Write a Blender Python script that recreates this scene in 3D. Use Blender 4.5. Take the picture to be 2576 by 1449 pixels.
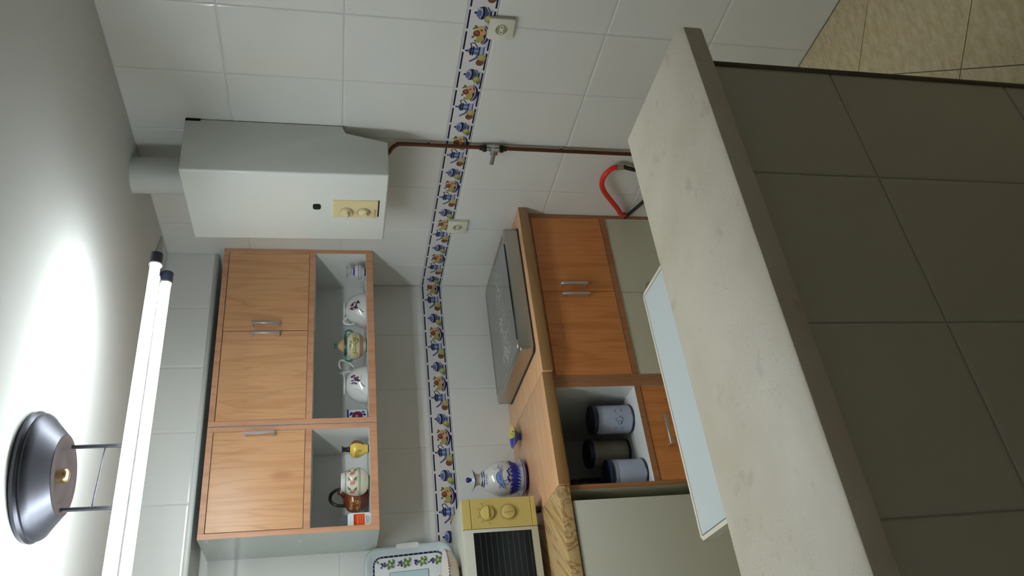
import bpy, bmesh, math, random
from mathutils import Vector, Matrix
from math import pi, sin, cos
random.seed(7)
for o in list(bpy.data.objects): bpy.data.objects.remove(o)
scene = bpy.context.scene
COL = scene.collection
vs = scene.view_settings
scene.display_settings.display_device = 'sRGB'
vs.view_transform = 'Standard'; vs.look = 'None'; vs.gamma = 1; vs.use_curve_mapping = False
# ------------------------------------------------------------------ camera
EXPOSURE = 0.0
vs.exposure = EXPOSURE
TUBE_STRENGTH = 41.5
cam = bpy.data.cameras.new('camera'); camo = bpy.data.objects.new('camera', cam); COL.objects.link(camo)
cam.sensor_fit = 'HORIZONTAL'; cam.sensor_width = 36.0; cam.lens = 27.797
cam.clip_start = .05; cam.clip_end = 50
ax = [(-0.11517214628, -0.18735239446, -0.97551753291), (0.83939766634, -0.5434921293, 0.00527855298), (-0.53117505067, -0.81823919833, 0.21985831771)]
M = Matrix.Identity(4)
for j in range(3):
    for i in range(3): M[i][j] = ax[j][i]
M.translation = Vector((-2.13072158479, -3.2645095989, 1.68259121312))
camo.matrix_world = M
scene.camera = camo
# added fill, no lamp known there: dim warm area light behind the viewer
la = bpy.data.lights.new('fill_light', 'AREA'); la.shape = 'DISK'; la.size = .5; la.energy = 1.7; la.color = (1, .88, .70)
lo_ = bpy.data.objects.new('fill_light', la); COL.objects.link(lo_); lo_.location = (-1.6, -4.9, 2.33)
# ------------------------------------------------------------------ world: the dim rest of the flat
w = bpy.data.worlds.new('world'); scene.world = w; w.use_nodes = True
w.node_tree.nodes['Background'].inputs[0].default_value = (.75, .85, 1, 1)
w.node_tree.nodes['Background'].inputs[1].default_value = .02

# ------------------------------------------------------------------ helpers
def lin(r, g, b):
    f = lambda c: (c/255/12.92) if c/255 <= .04045 else ((c/255+.055)/1.055)**2.4
    return (f(r), f(g), f(b), 1)

def mat(name, col, rough=.4, metal=0, bump=None, coat=0, emit=None, estr=0, spec=.5, vcol=False, trans=0, mottle=None, alpha=1):
    m = bpy.data.materials.new(name); m.use_nodes = True
    nt = m.node_tree; b = nt.nodes['Principled BSDF']
    b.inputs['Base Color'].default_value = col; b.inputs['Roughness'].default_value = rough
    b.inputs['Metallic'].default_value = metal; b.inputs['Coat Weight'].default_value = coat
    b.inputs['Coat Roughness'].default_value = .08
    b.inputs['Specular IOR Level'].default_value = spec
    b.inputs['Transmission Weight'].default_value = trans
    b.inputs['Alpha'].default_value = alpha
    if emit:
        b.inputs['Emission Color'].default_value = emit; b.inputs['Emission Strength'].default_value = estr
    if vcol:
        a = nt.nodes.new('ShaderNodeAttribute'); a.attribute_name = 'Col'; nt.links.new(a.outputs['Color'], b.inputs['Base Color'])
    tc = nt.nodes.new('ShaderNodeTexCoord')
    if mottle:   # (scale, amount, second colour)
        n = nt.nodes.new('ShaderNodeTexNoise'); n.inputs['Scale'].default_value = mottle[0]; n.inputs['Detail'].default_value = 5
        nt.links.new(tc.outputs['Object'], n.inputs['Vector'])
        mx = nt.nodes.new('ShaderNodeMix'); mx.data_type = 'RGBA'
        r = nt.nodes.new('ShaderNodeMapRange'); r.inputs['From Min'].default_value = .35; r.inputs['From Max'].default_value = .7; r.inputs['To Max'].default_value = mottle[1]
        nt.links.new(n.outputs['Fac'], r.inputs['Value']); nt.links.new(r.outputs['Result'], mx.inputs['Factor'])
        mx.inputs[6].default_value = col; mx.inputs[7].default_value = mottle[2]
        nt.links.new(mx.outputs[2], b.inputs['Base Color'])
    if bump:     # (scale, strength, distance)
        n = nt.nodes.new('ShaderNodeTexNoise'); n.inputs['Scale'].default_value = bump[0]; n.inputs['Detail'].default_value = 2
        nt.links.new(tc.outputs['Object'], n.inputs['Vector'])
        bp = nt.nodes.new('ShaderNodeBump'); bp.inputs['Strength'].default_value = bump[1]; bp.inputs['Distance'].default_value = bump[2]
        nt.links.new(n.outputs['Fac'], bp.inputs['Height']); nt.links.new(bp.outputs['Normal'], b.inputs['Normal'])
    return m

def wood(name, c1, c2, c3, axis='Z', scale=1.0, rough=.38, swirl=.6, coat=.15, knots=True, rot=None, fine=1.0):
    """Printed wood: stretched noise rings, fine pores, a few knots."""
    m = bpy.data.materials.new(name); m.use_nodes = True
    nt = m.node_tree; N = nt.nodes; L = nt.links; b = N['Principled BSDF']
    b.inputs['Roughness'].default_value = rough; b.inputs['Coat Weight'].default_value = coat; b.inputs['Coat Roughness'].default_value = .25
    tc = N.new('ShaderNodeTexCoord'); mp = N.new('ShaderNodeMapping')
    s = {'X': (.9, 9, 9), 'Y': (9, .9, 9), 'Z': (9, 9, .9)}[axis]
    mp.inputs['Scale'].default_value = [k*scale for k in s]
    oi = N.new('ShaderNodeObjectInfo'); ad = N.new('ShaderNodeVectorMath'); ad.operation = 'ADD'
    sc = N.new('ShaderNodeVectorMath'); sc.operation = 'SCALE'; sc.inputs['Scale'].default_value = 7
    cb = N.new('ShaderNodeCombineXYZ')
    for i in range(3): L.new(oi.outputs['Random'], cb.inputs[i])
    L.new(cb.outputs[0], sc.inputs[0]); L.new(tc.outputs['Object'], ad.inputs[0]); L.new(sc.outputs[0], ad.inputs[1])
    if rot:
        mr = N.new('ShaderNodeMapping'); mr.inputs['Rotation'].default_value = rot
        L.new(ad.outputs[0], mr.inputs['Vector']); L.new(mr.outputs[0], mp.inputs['Vector'])
    else: L.new(ad.outputs[0], mp.inputs['Vector'])
    n = N.new('ShaderNodeTexNoise'); n.inputs['Scale'].default_value = 1.1; n.inputs['Detail'].default_value = 1.5; n.inputs['Distortion'].default_value = swirl
    L.new(mp.outputs[0], n.inputs['Vector'])
    mul = N.new('ShaderNodeMath'); mul.operation = 'MULTIPLY'; mul.inputs[1].default_value = 9
    fr = N.new('ShaderNodeMath'); fr.operation = 'PINGPONG'; fr.inputs[1].default_value = 1
    L.new(n.outputs['Fac'], mul.inputs[0]); L.new(mul.outputs[0], fr.inputs[0])
    cr = N.new('ShaderNodeValToRGB'); cr.color_ramp.elements[0].color = c2; cr.color_ramp.elements[1].color = c1
    cr.color_ramp.elements[1].position = .45
    L.new(fr.outputs[0], cr.inputs[0])
    n2 = N.new('ShaderNodeTexNoise'); n2.inputs['Scale'].default_value = 14*fine; n2.inputs['Detail'].default_value = 3
    mp2 = N.new('ShaderNodeMapping'); s2 = {'X': (.35, 9, 9), 'Y': (9, .35, 9), 'Z': (9, 9, .35)}[axis]; mp2.inputs['Scale'].default_value = s2
    L.new(mr.outputs[0] if rot else ad.outputs[0], mp2.inputs['Vector']); L.new(mp2.outputs[0], n2.inputs['Vector'])
    rg = N.new('ShaderNodeMapRange'); rg.inputs['From Min'].default_value = .5; rg.inputs['From Max'].default_value = .78; rg.inputs['To Max'].default_value = .5
    L.new(n2.outputs['Fac'], rg.inputs['Value'])
    mx = N.new('ShaderNodeMix'); mx.data_type = 'RGBA'; mx.inputs[7].default_value = c3
    L.new(rg.outputs[0], mx.inputs['Factor']); L.new(cr.outputs[0], mx.inputs[6])
    last = mx.outputs[2]
    if knots:
        v = N.new('ShaderNodeTexVoronoi'); v.inputs['Scale'].default_value = 1.5
        mp3 = N.new('ShaderNodeMapping'); s3 = {'X': (1.6, 4, 4), 'Y': (4, 1.6, 4), 'Z': (4, 4, 1.6)}[axis]; mp3.inputs['Scale'].default_value = s3
        L.new(ad.outputs[0], mp3.inputs['Vector']); L.new(mp3.outputs[0], v.inputs['Vector'])
        r3 = N.new('ShaderNodeMapRange'); r3.inputs['From Min'].default_value = .05; r3.inputs['From Max'].default_value = .13; r3.inputs['To Min'].default_value = .55; r3.inputs['To Max'].default_value = 0
        L.new(v.outputs['Distance'], r3.inputs['Value'])
        m3 = N.new('ShaderNodeMix'); m3.data_type = 'RGBA'; m3.inputs[7].default_value = c3
        L.new(r3.outputs[0], m3.inputs['Factor']); L.new(last, m3.inputs[6]); last = m3.outputs[2]
    L.new(last, b.inputs['Base Color'])
    return m

ORG = {}
def tag(o, label=None, cat=None, group=None, kind=None):
    if label: o['label'] = label
    if cat: o['category'] = cat
    if group: o['group'] = group
    if kind: o['kind'] = kind
    return o
def thing(name, loc, label, cat, group=None, rz=0):
    o = bpy.data.objects.new(name, None); COL.objects.link(o); o.empty_display_size = .05
    o.location = loc; o.rotation_euler = (0, 0, rz); ORG[o.name] = Vector(loc)
    return tag(o, label, cat, group)
def link(name, me, parent=None, loc=(0, 0, 0), rot=(0, 0, 0)):
    o = bpy.data.objects.new(name, me); COL.objects.link(o); o.location = loc; o.rotation_euler = rot
    if parent: o.parent = parent
    return o
def part(name, bm, m, parent=None, smooth=None, label=None, local=False):
    """link bmesh (world coordinates unless local) as one mesh object under parent"""
    if parent is not None and not local:
        org = ORG.get(parent.name, Vector((0, 0, 0)))
        if org.length: bmesh.ops.translate(bm, verts=bm.verts, vec=-org)
    me = bpy.data.meshes.new(name)
    bmesh.ops.recalc_face_normals(bm, faces=bm.faces)
    bm.to_mesh(me); bm.free()
    for mm in (m if isinstance(m, (list, tuple)) else [m]): me.materials.append(mm)
    if smooth is not None:
        for p in me.polygons: p.use_smooth = True
        if smooth < 180: me.set_sharp_from_angle(angle=math.radians(smooth))
    o = link(name, me, parent)
    if parent is not None: ORG[o.name] = ORG.get(parent.name, Vector((0, 0, 0))) if not local else Vector((0, 0, 0))
    if label: o['label'] = label
    return o
def struct(name, bm, m, **k):
    o = part(name, bm, m, **k); o['kind'] = 'structure'; return o
def new(): return bmesh.new()
def box(bm, x0, x1, y0, y1, z0, z1, bev=0, seg=2, mi=0):
    if x0 > x1: x0, x1 = x1, x0
    if y0 > y1: y0, y1 = y1, y0
    if z0 > z1: z0, z1 = z1, z0
    t = bmesh.new()
    v = [t.verts.new((x, y, z)) for x in (x0, x1) for y in (y0, y1) for z in (z0, z1)]
    for f in ((0, 1, 3, 2), (4, 6, 7, 5), (0, 4, 5, 1), (2, 3, 7, 6), (0, 2, 6, 4), (1, 5, 7, 3)): t.faces.new([v[i] for i in f])
    if bev: bmesh.ops.bevel(t, geom=list(t.edges), offset=bev, segments=seg, affect='EDGES', profile=.5)
    for f in t.faces: f.material_index = mi
    merge(bm, t); return bm
def merge(bm, t, mtx=None):
    if mtx is not None: bmesh.ops.transform(t, matrix=mtx, verts=t.verts)
    me = bpy.data.meshes.new('tmp'); t.to_mesh(me); t.free(); bm.from_mesh(me); bpy.data.meshes.remove(me)
def lathe(bm, c, prof, seg=40, fn=None, cap=False):
    """prof: (r, z[, colour]) going up; colours go to the layer Col"""
    cl = bm.loops.layers.float_color.get('Col') or bm.loops.layers.float_color.new('Col')
    rings = []
    for p in prof:
        r, z = p[0], p[1]
        if r < 1e-6: rings.append([bm.verts.new((c[0], c[1], c[2]+z))])
        else:
            ring = []
            for i in range(seg):
                a = 2*pi*i/seg; rr, zz = (r, z) if fn is None else fn(a, r, z)
                ring.append(bm.verts.new((c[0]+rr*cos(a), c[1]+rr*sin(a), c[2]+zz)))
            rings.append(ring)
    for k in range(len(rings)-1):
        a, b = rings[k], rings[k+1]; col = prof[k+1][2] if len(prof[k+1]) > 2 else (1, 1, 1, 1)
        for i in range(seg):
            j = (i+1) % seg
            if len(a) == 1 and len(b) == 1: continue
            vs_ = [a[0], b[j], b[i]] if len(a) == 1 else ([a[i], a[j], b[0]] if len(b) == 1 else [a[i], a[j], b[j], b[i]])
            f = bm.faces.new(vs_); f.smooth = True
            for l in f.loops: l[cl] = col
    return bm
def tube(bm, pts, r, seg=10, closed=False, cap=True, rs=None):
    pts = [Vector(p) for p in pts]; n = len(pts); rings = []
    t0 = (pts[1]-pts[0]).normalized(); up = Vector((0, 0, 1)) if abs(t0.z) < .9 else Vector((1, 0, 0))
    u = t0.cross(up).normalized()
    for i, p in enumerate(pts):
        a = pts[(i-1) % n] if (closed or i) else p; b = pts[(i+1) % n] if (closed or i < n-1) else p
        t = (b-a).normalized(); u = (u - t*u.dot(t)).normalized(); v = t.cross(u)
        rr = rs[i] if rs else r
        rings.append([bm.verts.new(p + (u*cos(2*pi*k/seg)+v*sin(2*pi*k/seg))*rr) for k in range(seg)])
    for i in range(n if closed else n-1):
        a, b = rings[i], rings[(i+1) % n]
        for k in range(seg):
            f = bm.faces.new((a[k], a[(k+1) % seg], b[(k+1) % seg], b[k])); f.smooth = True
    if cap and not closed: bm.faces.new(rings[0][::-1]); bm.faces.new(rings[-1])
    return bm
def cyl(bm, p0, p1, r, seg=20, r2=None):
    return tube(bm, [p0, p1], r, seg, rs=[r, r if r2 is None else r2])
def spline(pts, n=8):
    pts = [Vector(p) for p in pts]; out = []
    P = [pts[0]*2-pts[1]] + pts + [pts[-1]*2-pts[-2]]
    for i in range(1, len(P)-2):
        for k in range(n):
            t = k/n; a, b, c, d = P[i-1], P[i], P[i+1], P[i+2]
            out.append(.5*((2*b)+(c-a)*t+(2*a-5*b+4*c-d)*t*t+(-a+3*b-3*c+d)*t**3))
    out.append(pts[-1]); return out
def prism(bm, poly, axis, a0, a1, bev=0, seg=2, mi=0):
    """poly 2D in the two remaining axes (in xyz order), extruded along axis"""
    def p3(p, a):
        q = list(p); q.insert('XYZ'.index(axis), a); return q
    t = bmesh.new(); A = [t.verts.new(p3(p, a0)) for p in poly]; B = [t.verts.new(p3(p, a1)) for p in poly]
    t.faces.new(A); t.faces.new(B[::-1])
    for i in range(len(poly)): j = (i+1) % len(poly); t.faces.new((A[i], A[j], B[j], B[i]))
    if bev: bmesh.ops.bevel(t, geom=list(t.edges), offset=bev, segments=seg, affect='EDGES', profile=.5)
    for f in t.faces: f.material_index = mi
    merge(bm, t); return bm
def rrect(x0, x1, z0, z1, r, n=6):
    out = []
    for cx, cz, a0 in ((x1-r, z1-r, 0), (x0+r, z1-r, pi/2), (x0+r, z0+r, pi), (x1-r, z0+r, 1.5*pi)):
        for k in range(n+1): a = a0+pi/2*k/n; out.append((cx+r*cos(a), cz+r*sin(a)))
    return out
def mirror_colfix(bm):
    cl = bm.loops.layers.float_color.get('Col') or bm.loops.layers.float_color.new('Col')
    return cl

class Paint:
    """flat print: coloured 2D shapes, put on a surface by a mapping function"""
    def __init__(s): s.p = []
    def poly(s, pts, c): s.p.append(([tuple(q) for q in pts], c)); return s
    def rect(s, x0, x1, y0, y1, c): return s.poly([(x0, y0), (x1, y0), (x1, y1), (x0, y1)], c)
    def ell(s, x, y, rx, ry, c, rot=0, n=14, a0=0, a1=2*pi):
        q = []
        for k in range(n + (0 if a1-a0 > 6.28 else 1)):
            a = a0+(a1-a0)*k/n; u, v = rx*cos(a), ry*sin(a); q.append((x+u*cos(rot)-v*sin(rot), y+u*sin(rot)+v*cos(rot)))
        return s.poly(q, c)
    def line(s, pts, wd, c, sm=0):
        if sm:
            pts = [(q.x, q.y) for q in spline([(a, b, 0) for a, b in pts], sm)]
        for (a, b), (d, e) in zip(pts, pts[1:]):
            dx, dy = d-a, e-b; l = math.hypot(dx, dy) or 1e-9; nx, ny = -dy/l*wd/2, dx/l*wd/2; ex, ey = dx/l*wd*.2, dy/l*wd*.2
            s.poly([(a-ex+nx, b-ey+ny), (a-ex-nx, b-ey-ny), (d+ex-nx, e+ey-ny), (d+ex+nx, e+ey+ny)], c)
        return s
    def ring(s, x, y, r, wd, c, a0=0, a1=2*pi, n=20, ry=None):
        ry = ry or r
        return s.line([(x+r*cos(a0+(a1-a0)*k/n), y+ry*sin(a0+(a1-a0)*k/n)) for k in range(n+1)], wd, c)
    def clip(s, x0, x1):
        out = []
        for q, c in s.p:
            for sg, lim in ((1, x0), (-1, x1)):
                r = []
                for i in range(len(q)):
                    a, b = q[i-1], q[i]; ia, ib = sg*(a[0]-lim) >= 0, sg*(b[0]-lim) >= 0
                    if ia != ib:
                        t = (lim-a[0])/(b[0]-a[0]); r.append((lim, a[1]+t*(b[1]-a[1])))
                    if ib: r.append(b)
                q = r
                if len(q) < 3: break
            if len(q) >= 3: out.append((q, c))
        n = Paint(); n.p = out; return n
    def strips(s, d=.005):
        out = Paint()
        for q, c in s.p:
            x0, x1 = min(a for a, b in q), max(a for a, b in q)
            if x1-x0 <= d*1.2: out.p.append((q, c)); continue
            t = Paint(); t.p = [(q, c)]; n = max(2, int((x1-x0)/d+.5))
            for k in range(n): out.p += t.clip(x0+(x1-x0)*k/n, x0+(x1-x0)*(k+1)/n).p
        return out
    def mesh(s, fn, eps=2.5e-5, base=2e-4):
        bm = bmesh.new(); cl = bm.loops.layers.float_color.new('Col')
        for i, (q, c) in enumerate(s.p):
            try: f = bm.faces.new([bm.verts.new(fn(a, b, base+i*eps)) for a, b in q])
            except ValueError: continue
            for l in f.loops: l[cl] = c
        return bm
def addtext(P, txt, x, y, h, c, wd=None, slant=0):
    """stroke lettering with the built-in outline font, appended as polygons"""
    cu = bpy.data.curves.new('t', 'FONT'); cu.body = txt; cu.size = 1; cu.shear = slant; cu.resolution_u = 2
    o = bpy.data.objects.new('t', cu); COL.objects.link(o)
    dg = bpy.context.evaluated_depsgraph_get(); dg.update()
    me = bpy.data.meshes.new_from_object(o.evaluated_get(dg))
    xs = [v.co.x for v in me.vertices]; ys = [v.co.y for v in me.vertices]
    if xs:
        sx = h/.72; wx = (wd/(max(xs)-min(xs))) if wd else sx
        for p in me.polygons:
            P.poly([(x+(me.vertices[i].co.x-min(xs))*wx, y+me.vertices[i].co.y*sx) for i in p.vertices], c)
    bpy.data.objects.remove(o); bpy.data.curves.remove(cu); bpy.data.meshes.remove(me)

# ------------------------------------------------------------------ materials
TILE = mat('glazed white tile', (.76, .775, .75, 1), .16, bump=(7, .12, .004), coat=.3)
TILED = mat('glazed bar tile', (.53, .51, .42, 1), .22, bump=(7, .12, .004), coat=.3)  # wall tile darkened: shade on the bar's front is put into the colour
GROUT = mat('pale grout', (.66, .67, .65, 1), .8)
PRINT = mat('glazed print', (1, 1, 1, 1), .3, vcol=True, spec=.3)
PLAST = mat('ceiling paint', (.63, .64, .62, 1), .9, bump=(60, .05, .002))
DARKW = mat('far room wall paint', (.74, .72, .66, 1), .9)
WOODU = wood('pale cherry laminate', (.70, .39, .195, 1), (.63, .33, .15, 1), (.44, .20, .08, 1), rough=.32, coat=.35, scale=1.5, swirl=.9)
WOODL = wood('cherry laminate', (.72, .275, .08, 1), (.62, .215, .055, 1), (.42, .13, .035, 1), scale=1.4)
EDGE = wood('pinkish edge banding', (.64, .34, .20, 1), (.55, .27, .15, 1), (.45, .20, .11, 1), knots=False)
EDGEL = wood('brown edge banding', (.42, .19, .085, 1), (.36, .15, .06, 1), (.27, .10, .04, 1), knots=False)
WTOP = wood('beech block worktop', (.76, .445, .24, 1), (.69, .38, .195, 1), (.56, .28, .13, 1), axis='X', swirl=.1, scale=1.6, knots=False)
WTOPE = wood('worktop front edge', (.36, .20, .075, 1), (.31, .16, .055, 1), (.32, .15, .05, 1), axis='X', swirl=.1, knots=False)
OLIVE = wood('olive wood film', (.66, .46, .22, 1), (.34, .19, .065, 1), (.22, .11, .035, 1), axis='X', swirl=1.4, scale=1.35, knots=False, rot=(0, 0, -.85), rough=.3, coat=.4)
WHITE = mat('white melamine', (.78, .80, .78, 1), .35)
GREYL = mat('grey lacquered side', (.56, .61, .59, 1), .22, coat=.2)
GREYD = mat('greenish grey door', (.68, .66, .52, 1), .4)
ALU = mat('brushed aluminium', (.62, .60, .60, 1), .35, metal=.9)
STEEL = mat('satin steel', (.52, .50, .46, 1), .30, metal=1.0, bump=(30, .02, .001))
CHROME = mat('worn chrome', (.55, .56, .54, 1), .22, metal=1)
ENAM = mat('white enamel', (.76, .80, .77, 1), .22, coat=.4)
GOLD = mat('gold plastic', (.60, .47, .15, 1), .42)
CREAMP = mat('beige knob plastic', (.70, .62, .40, 1), .4)
BEIGE = mat('beige panel', (.72, .62, .36, 1), .45)
BLACK = mat('black plastic', (.012, .013, .014, 1), .3)
HOLE = mat('dark opening', (.006, .008, .006, 1), .9)
GUN = mat('dark metallic lamp lacquer', (.075, .078, .095, 1), .38, metal=.9)
BRONZE = mat('brown inner cup', (.022, .016, .015, 1), .7, spec=.12)
BRASS = mat('polished brass', (.75, .58, .30, 1), .2, metal=1)
COPPER = mat('old copper pipe', (.16, .06, .035, 1), .4, metal=.6)
RED = mat('red rubber hose', (.75, .035, .02, 1), .35)
RUBBER = mat('dark rubber', (.03, .022, .018, 1), .6)
PVC = mat('white duct', (.58, .61, .58, 1), .35)
TUBE = mat('lit fluorescent glass', (1, 1, 1, 1), .4, emit=(.92, .98, 1.0, 1), estr=TUBE_STRENGTH)
SOCK = mat('cream socket plastic', (.74, .73, .62, 1), .3)
LAMI = mat('pale blue white laminate', (.62, .69, .70, 1), .35)
CREAMR = mat('cream table rim', (.76, .73, .62, 1), .35)
APRON = mat('beige table apron', (.42, .36, .20, 1), .5)
GLASSD = mat('dark oven glass', (.008, .010, .010, 1), .12)
MWW = mat('off white microwave enamel', (.62, .62, .52, 1), .3, coat=.2)
TRAYB = mat('pale blue tray plastic', (.50, .58, .60, 1), .3)
BOWLM = mat('beige bowl', (.72, .62, .50, 1), .25, coat=.4)
GLAZE = mat('glossy glaze', (1, 1, 1, 1), .12, vcol=True, coat=.6)
CLEAR = mat('clear cap plastic', (.7, .75, .8, 1), .1, alpha=.45)
CANB = mat('frosted canister plastic', (.42, .47, .62, 1), .22, mottle=(14, .35, (.60, .62, .70, 1)))
CANG = mat('smoky canister plastic', (.30, .28, .22, 1), .25)
NAVYP = mat('navy lid plastic', (.012, .022, .06, 1), .3)

def stone(name, base, c2, pit):
    m = mat(name, base, .45); nt = m.node_tree; N = nt.nodes; L = nt.links; b = N['Principled BSDF']
    tc = N.new('ShaderNodeTexCoord')
    def noise(s, d, f0, f1, t1, off=0):
        n = N.new('ShaderNodeTexNoise'); n.inputs['Scale'].default_value = s; n.inputs['Detail'].default_value = d
        mp = N.new('ShaderNodeMapping'); mp.inputs['Location'].default_value = (off, off*2, 0); L.new(tc.outputs['Object'], mp.inputs[0]); L.new(mp.outputs[0], n.inputs['Vector'])
        r = N.new('ShaderNodeMapRange'); r.inputs['From Min'].default_value = f0; r.inputs['From Max'].default_value = f1; r.inputs['To Max'].default_value = t1
        L.new(n.outputs['Fac'], r.inputs['Value']); return r.outputs[0]
    def mix(f, a, c):
        x = N.new('ShaderNodeMix'); x.data_type = 'RGBA'; L.new(f, x.inputs['Factor'])
        if isinstance(a, tuple): x.inputs[6].default_value = a
        else: L.new(a, x.inputs[6])
        x.inputs[7].default_value = c; return x.outputs[2]
    c = mix(noise(6, 6, .4, .7, .8), base, c2)
    c = mix(noise(20, 4, .62, .70, .30, 3), c, tuple(k*.62 for k in c2[:3])+(1,))
    v = N.new('ShaderNodeTexVoronoi'); v.inputs['Scale'].default_value = 330; L.new(tc.outputs['Object'], v.inputs['Vector'])
    r = N.new('ShaderNodeMapRange'); r.inputs['From Min'].default_value = .12; r.inputs['From Max'].default_value = .23; r.inputs['To Min'].default_value = 1; r.inputs['To Max'].default_value = 0
    L.new(v.outputs['Distance'], r.inputs['Value'])
    patch = noise(8, 4, .45, .62, 1, 7)
    sp = N.new('ShaderNodeTexNoise'); sp.inputs['Scale'].default_value = 150; L.new(tc.outputs['Object'], sp.inputs['Vector'])
    th = N.new('ShaderNodeMapRange'); th.inputs['From Min'].default_value = .50; th.inputs['From Max'].default_value = .54; L.new(sp.outputs['Fac'], th.inputs['Value'])
    m1 = N.new('ShaderNodeMath'); m1.operation = 'MULTIPLY'; L.new(r.outputs[0], m1.inputs[0]); L.new(patch, m1.inputs[1])
    m2 = N.new('ShaderNodeMath'); m2.operation = 'MULTIPLY'; L.new(m1.outputs[0], m2.inputs[0]); L.new(th.outputs[0], m2.inputs[1])
    c = mix(m2.outputs[0], c, pit)
    L.new(c, b.inputs['Base Color']); return m
STONE = stone('cream limestone', (.68, .625, .51, 1), (.57, .51, .39, 1), (.07, .055, .035, 1))
def floor_mat():
    m = mat('beige floor tile', (.5, .42, .27, 1), .42); nt = m.node_tree; N = nt.nodes; L = nt.links; b = N['Principled BSDF']
    g = N.new('ShaderNodeNewGeometry'); mp = N.new('ShaderNodeMapping'); mp.inputs['Rotation'].default_value = (0, 0, .5); mp.inputs['Scale'].default_value = (1, 2.6, 1)
    L.new(g.outputs['Position'], mp.inputs[0])
    n = N.new('ShaderNodeTexNoise'); n.inputs['Scale'].default_value = 20; n.inputs['Detail'].default_value = 8; n.inputs['Roughness'].default_value = .65; L.new(mp.outputs[0], n.inputs['Vector'])
    cr = N.new('ShaderNodeValToRGB'); cr.color_ramp.elements[0].position = .32; cr.color_ramp.elements[0].color = (.46, .37, .19, 1)
    cr.color_ramp.elements[1].position = .62; cr.color_ramp.elements[1].color = (.66, .56, .36, 1); L.new(n.outputs['Fac'], cr.inputs[0]); L.new(cr.outputs[0], b.inputs['Base Color']); return m
FLOORM = floor_mat()
FGROUT = mat('dark floor joint', (.16, .14, .10, 1), .9)

# ------------------------------------------------------------------ the room shell
CEIL = 2.391; H3 = .7755; H4 = .386; ZB0 = 1.1651; ZB1 = 1.2639; TH = .3895; H2 = ZB1+TH; H1 = ZB1+2*TH; A = .1795; TW = .28
LX = -2.46; FY = -6.2
wb = struct('wall_back', box(new(), LX-.15, .15, .0022, .15, 0, CEIL+.1), GROUT)
wr = struct('wall_right', box(new(), .0022, .15, FY, .0022, 0, CEIL+.1), GROUT)
struct('wall_left', box(new(), LX-.15, LX, FY, .0022, 0, CEIL+.1), mat('pale kitchen wall', (.80, .79, .74, 1), .6))
struct('wall_front', box(new(), LX-.15, .15, FY-.15, FY, 0, CEIL+.1), DARKW)
struct('ceiling', box(new(), LX, .0022, FY, .0022, CEIL, CEIL+.1), PLAST)
fl = struct('floor', box(new(), LX-.15, .15, FY-.15, .15, -.12, -.0015), FGROUT)
_tm = {}
def tile_mesh(wd, h, m=TILE, thick=.0022):
    k = (round(wd, 4), round(h, 4), m.name)
    if k in _tm: return _tm[k]
    bm = new(); g = .0011; rings = []
    for ins, y in ((g, thick+.001), (g+.0006, .0016), (g+.0030, .0005), (g+.0085, 0)):
        a, b = wd/2-ins, h/2-ins
        rings.append([bm.verts.new((x, y, z)) for x, z in ((-a, -b), (a, -b), (a, b), (-a, b))])
    for r0, r1 in zip(rings, rings[1:]):
        for i in range(4): j = (i+1) % 4; bm.faces.new((r0[i], r0[j], r1[j], r1[i]))
    bm.faces.new(rings[-1])
    me = bpy.data.meshes.new('tile'); bmesh.ops.recalc_face_normals(bm, faces=bm.faces)
    f = max(bm.faces, key=lambda q: q.calc_area())
    if f.normal.y > 0: bmesh.ops.reverse_faces(bm, faces=bm.faces)
    bm.to_mesh(me); bm.free(); me.materials.append(m)
    _tm[k] = me; return me
def put_tile(parent, side, s0, s1, z0, z1, depth=0, m=TILE, name='tile'):
    """side back: s = x, plane y = depth. side right: s = distance from corner, plane x = depth"""
    me = tile_mesh(abs(s1-s0), z1-z0, m); c = (s0+s1)/2; z = (z0+z1)/2
    j = random.uniform(-.0003, .0003)
    if side == 'back': return link(name, me, parent, (c, depth+j, z))
    return link(name, me, parent, (depth+j, -c, z), (0, 0, -pi/2))
rows = [(0, H4), (H4, H3), (H3, ZB0), (ZB1, H2), (H2, H1), (H1, CEIL)]
cols_r = [(0, A)] + [(A+TW*k, A+TW*(k+1)) for k in range(9)]
for z0, z1 in rows:
    for d0, d1 in cols_r: put_tile(wr, 'right', d0, d1, z0, z1)
    for k in range(8):
        if z0 > 2: continue
        put_tile(wb, 'back', -TW*(k+1), -TW*k, z0, z1)
for k in range(8): put_tile(wb, 'back', -TW*(k+1), -TW*k, H1, 2.18)

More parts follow.
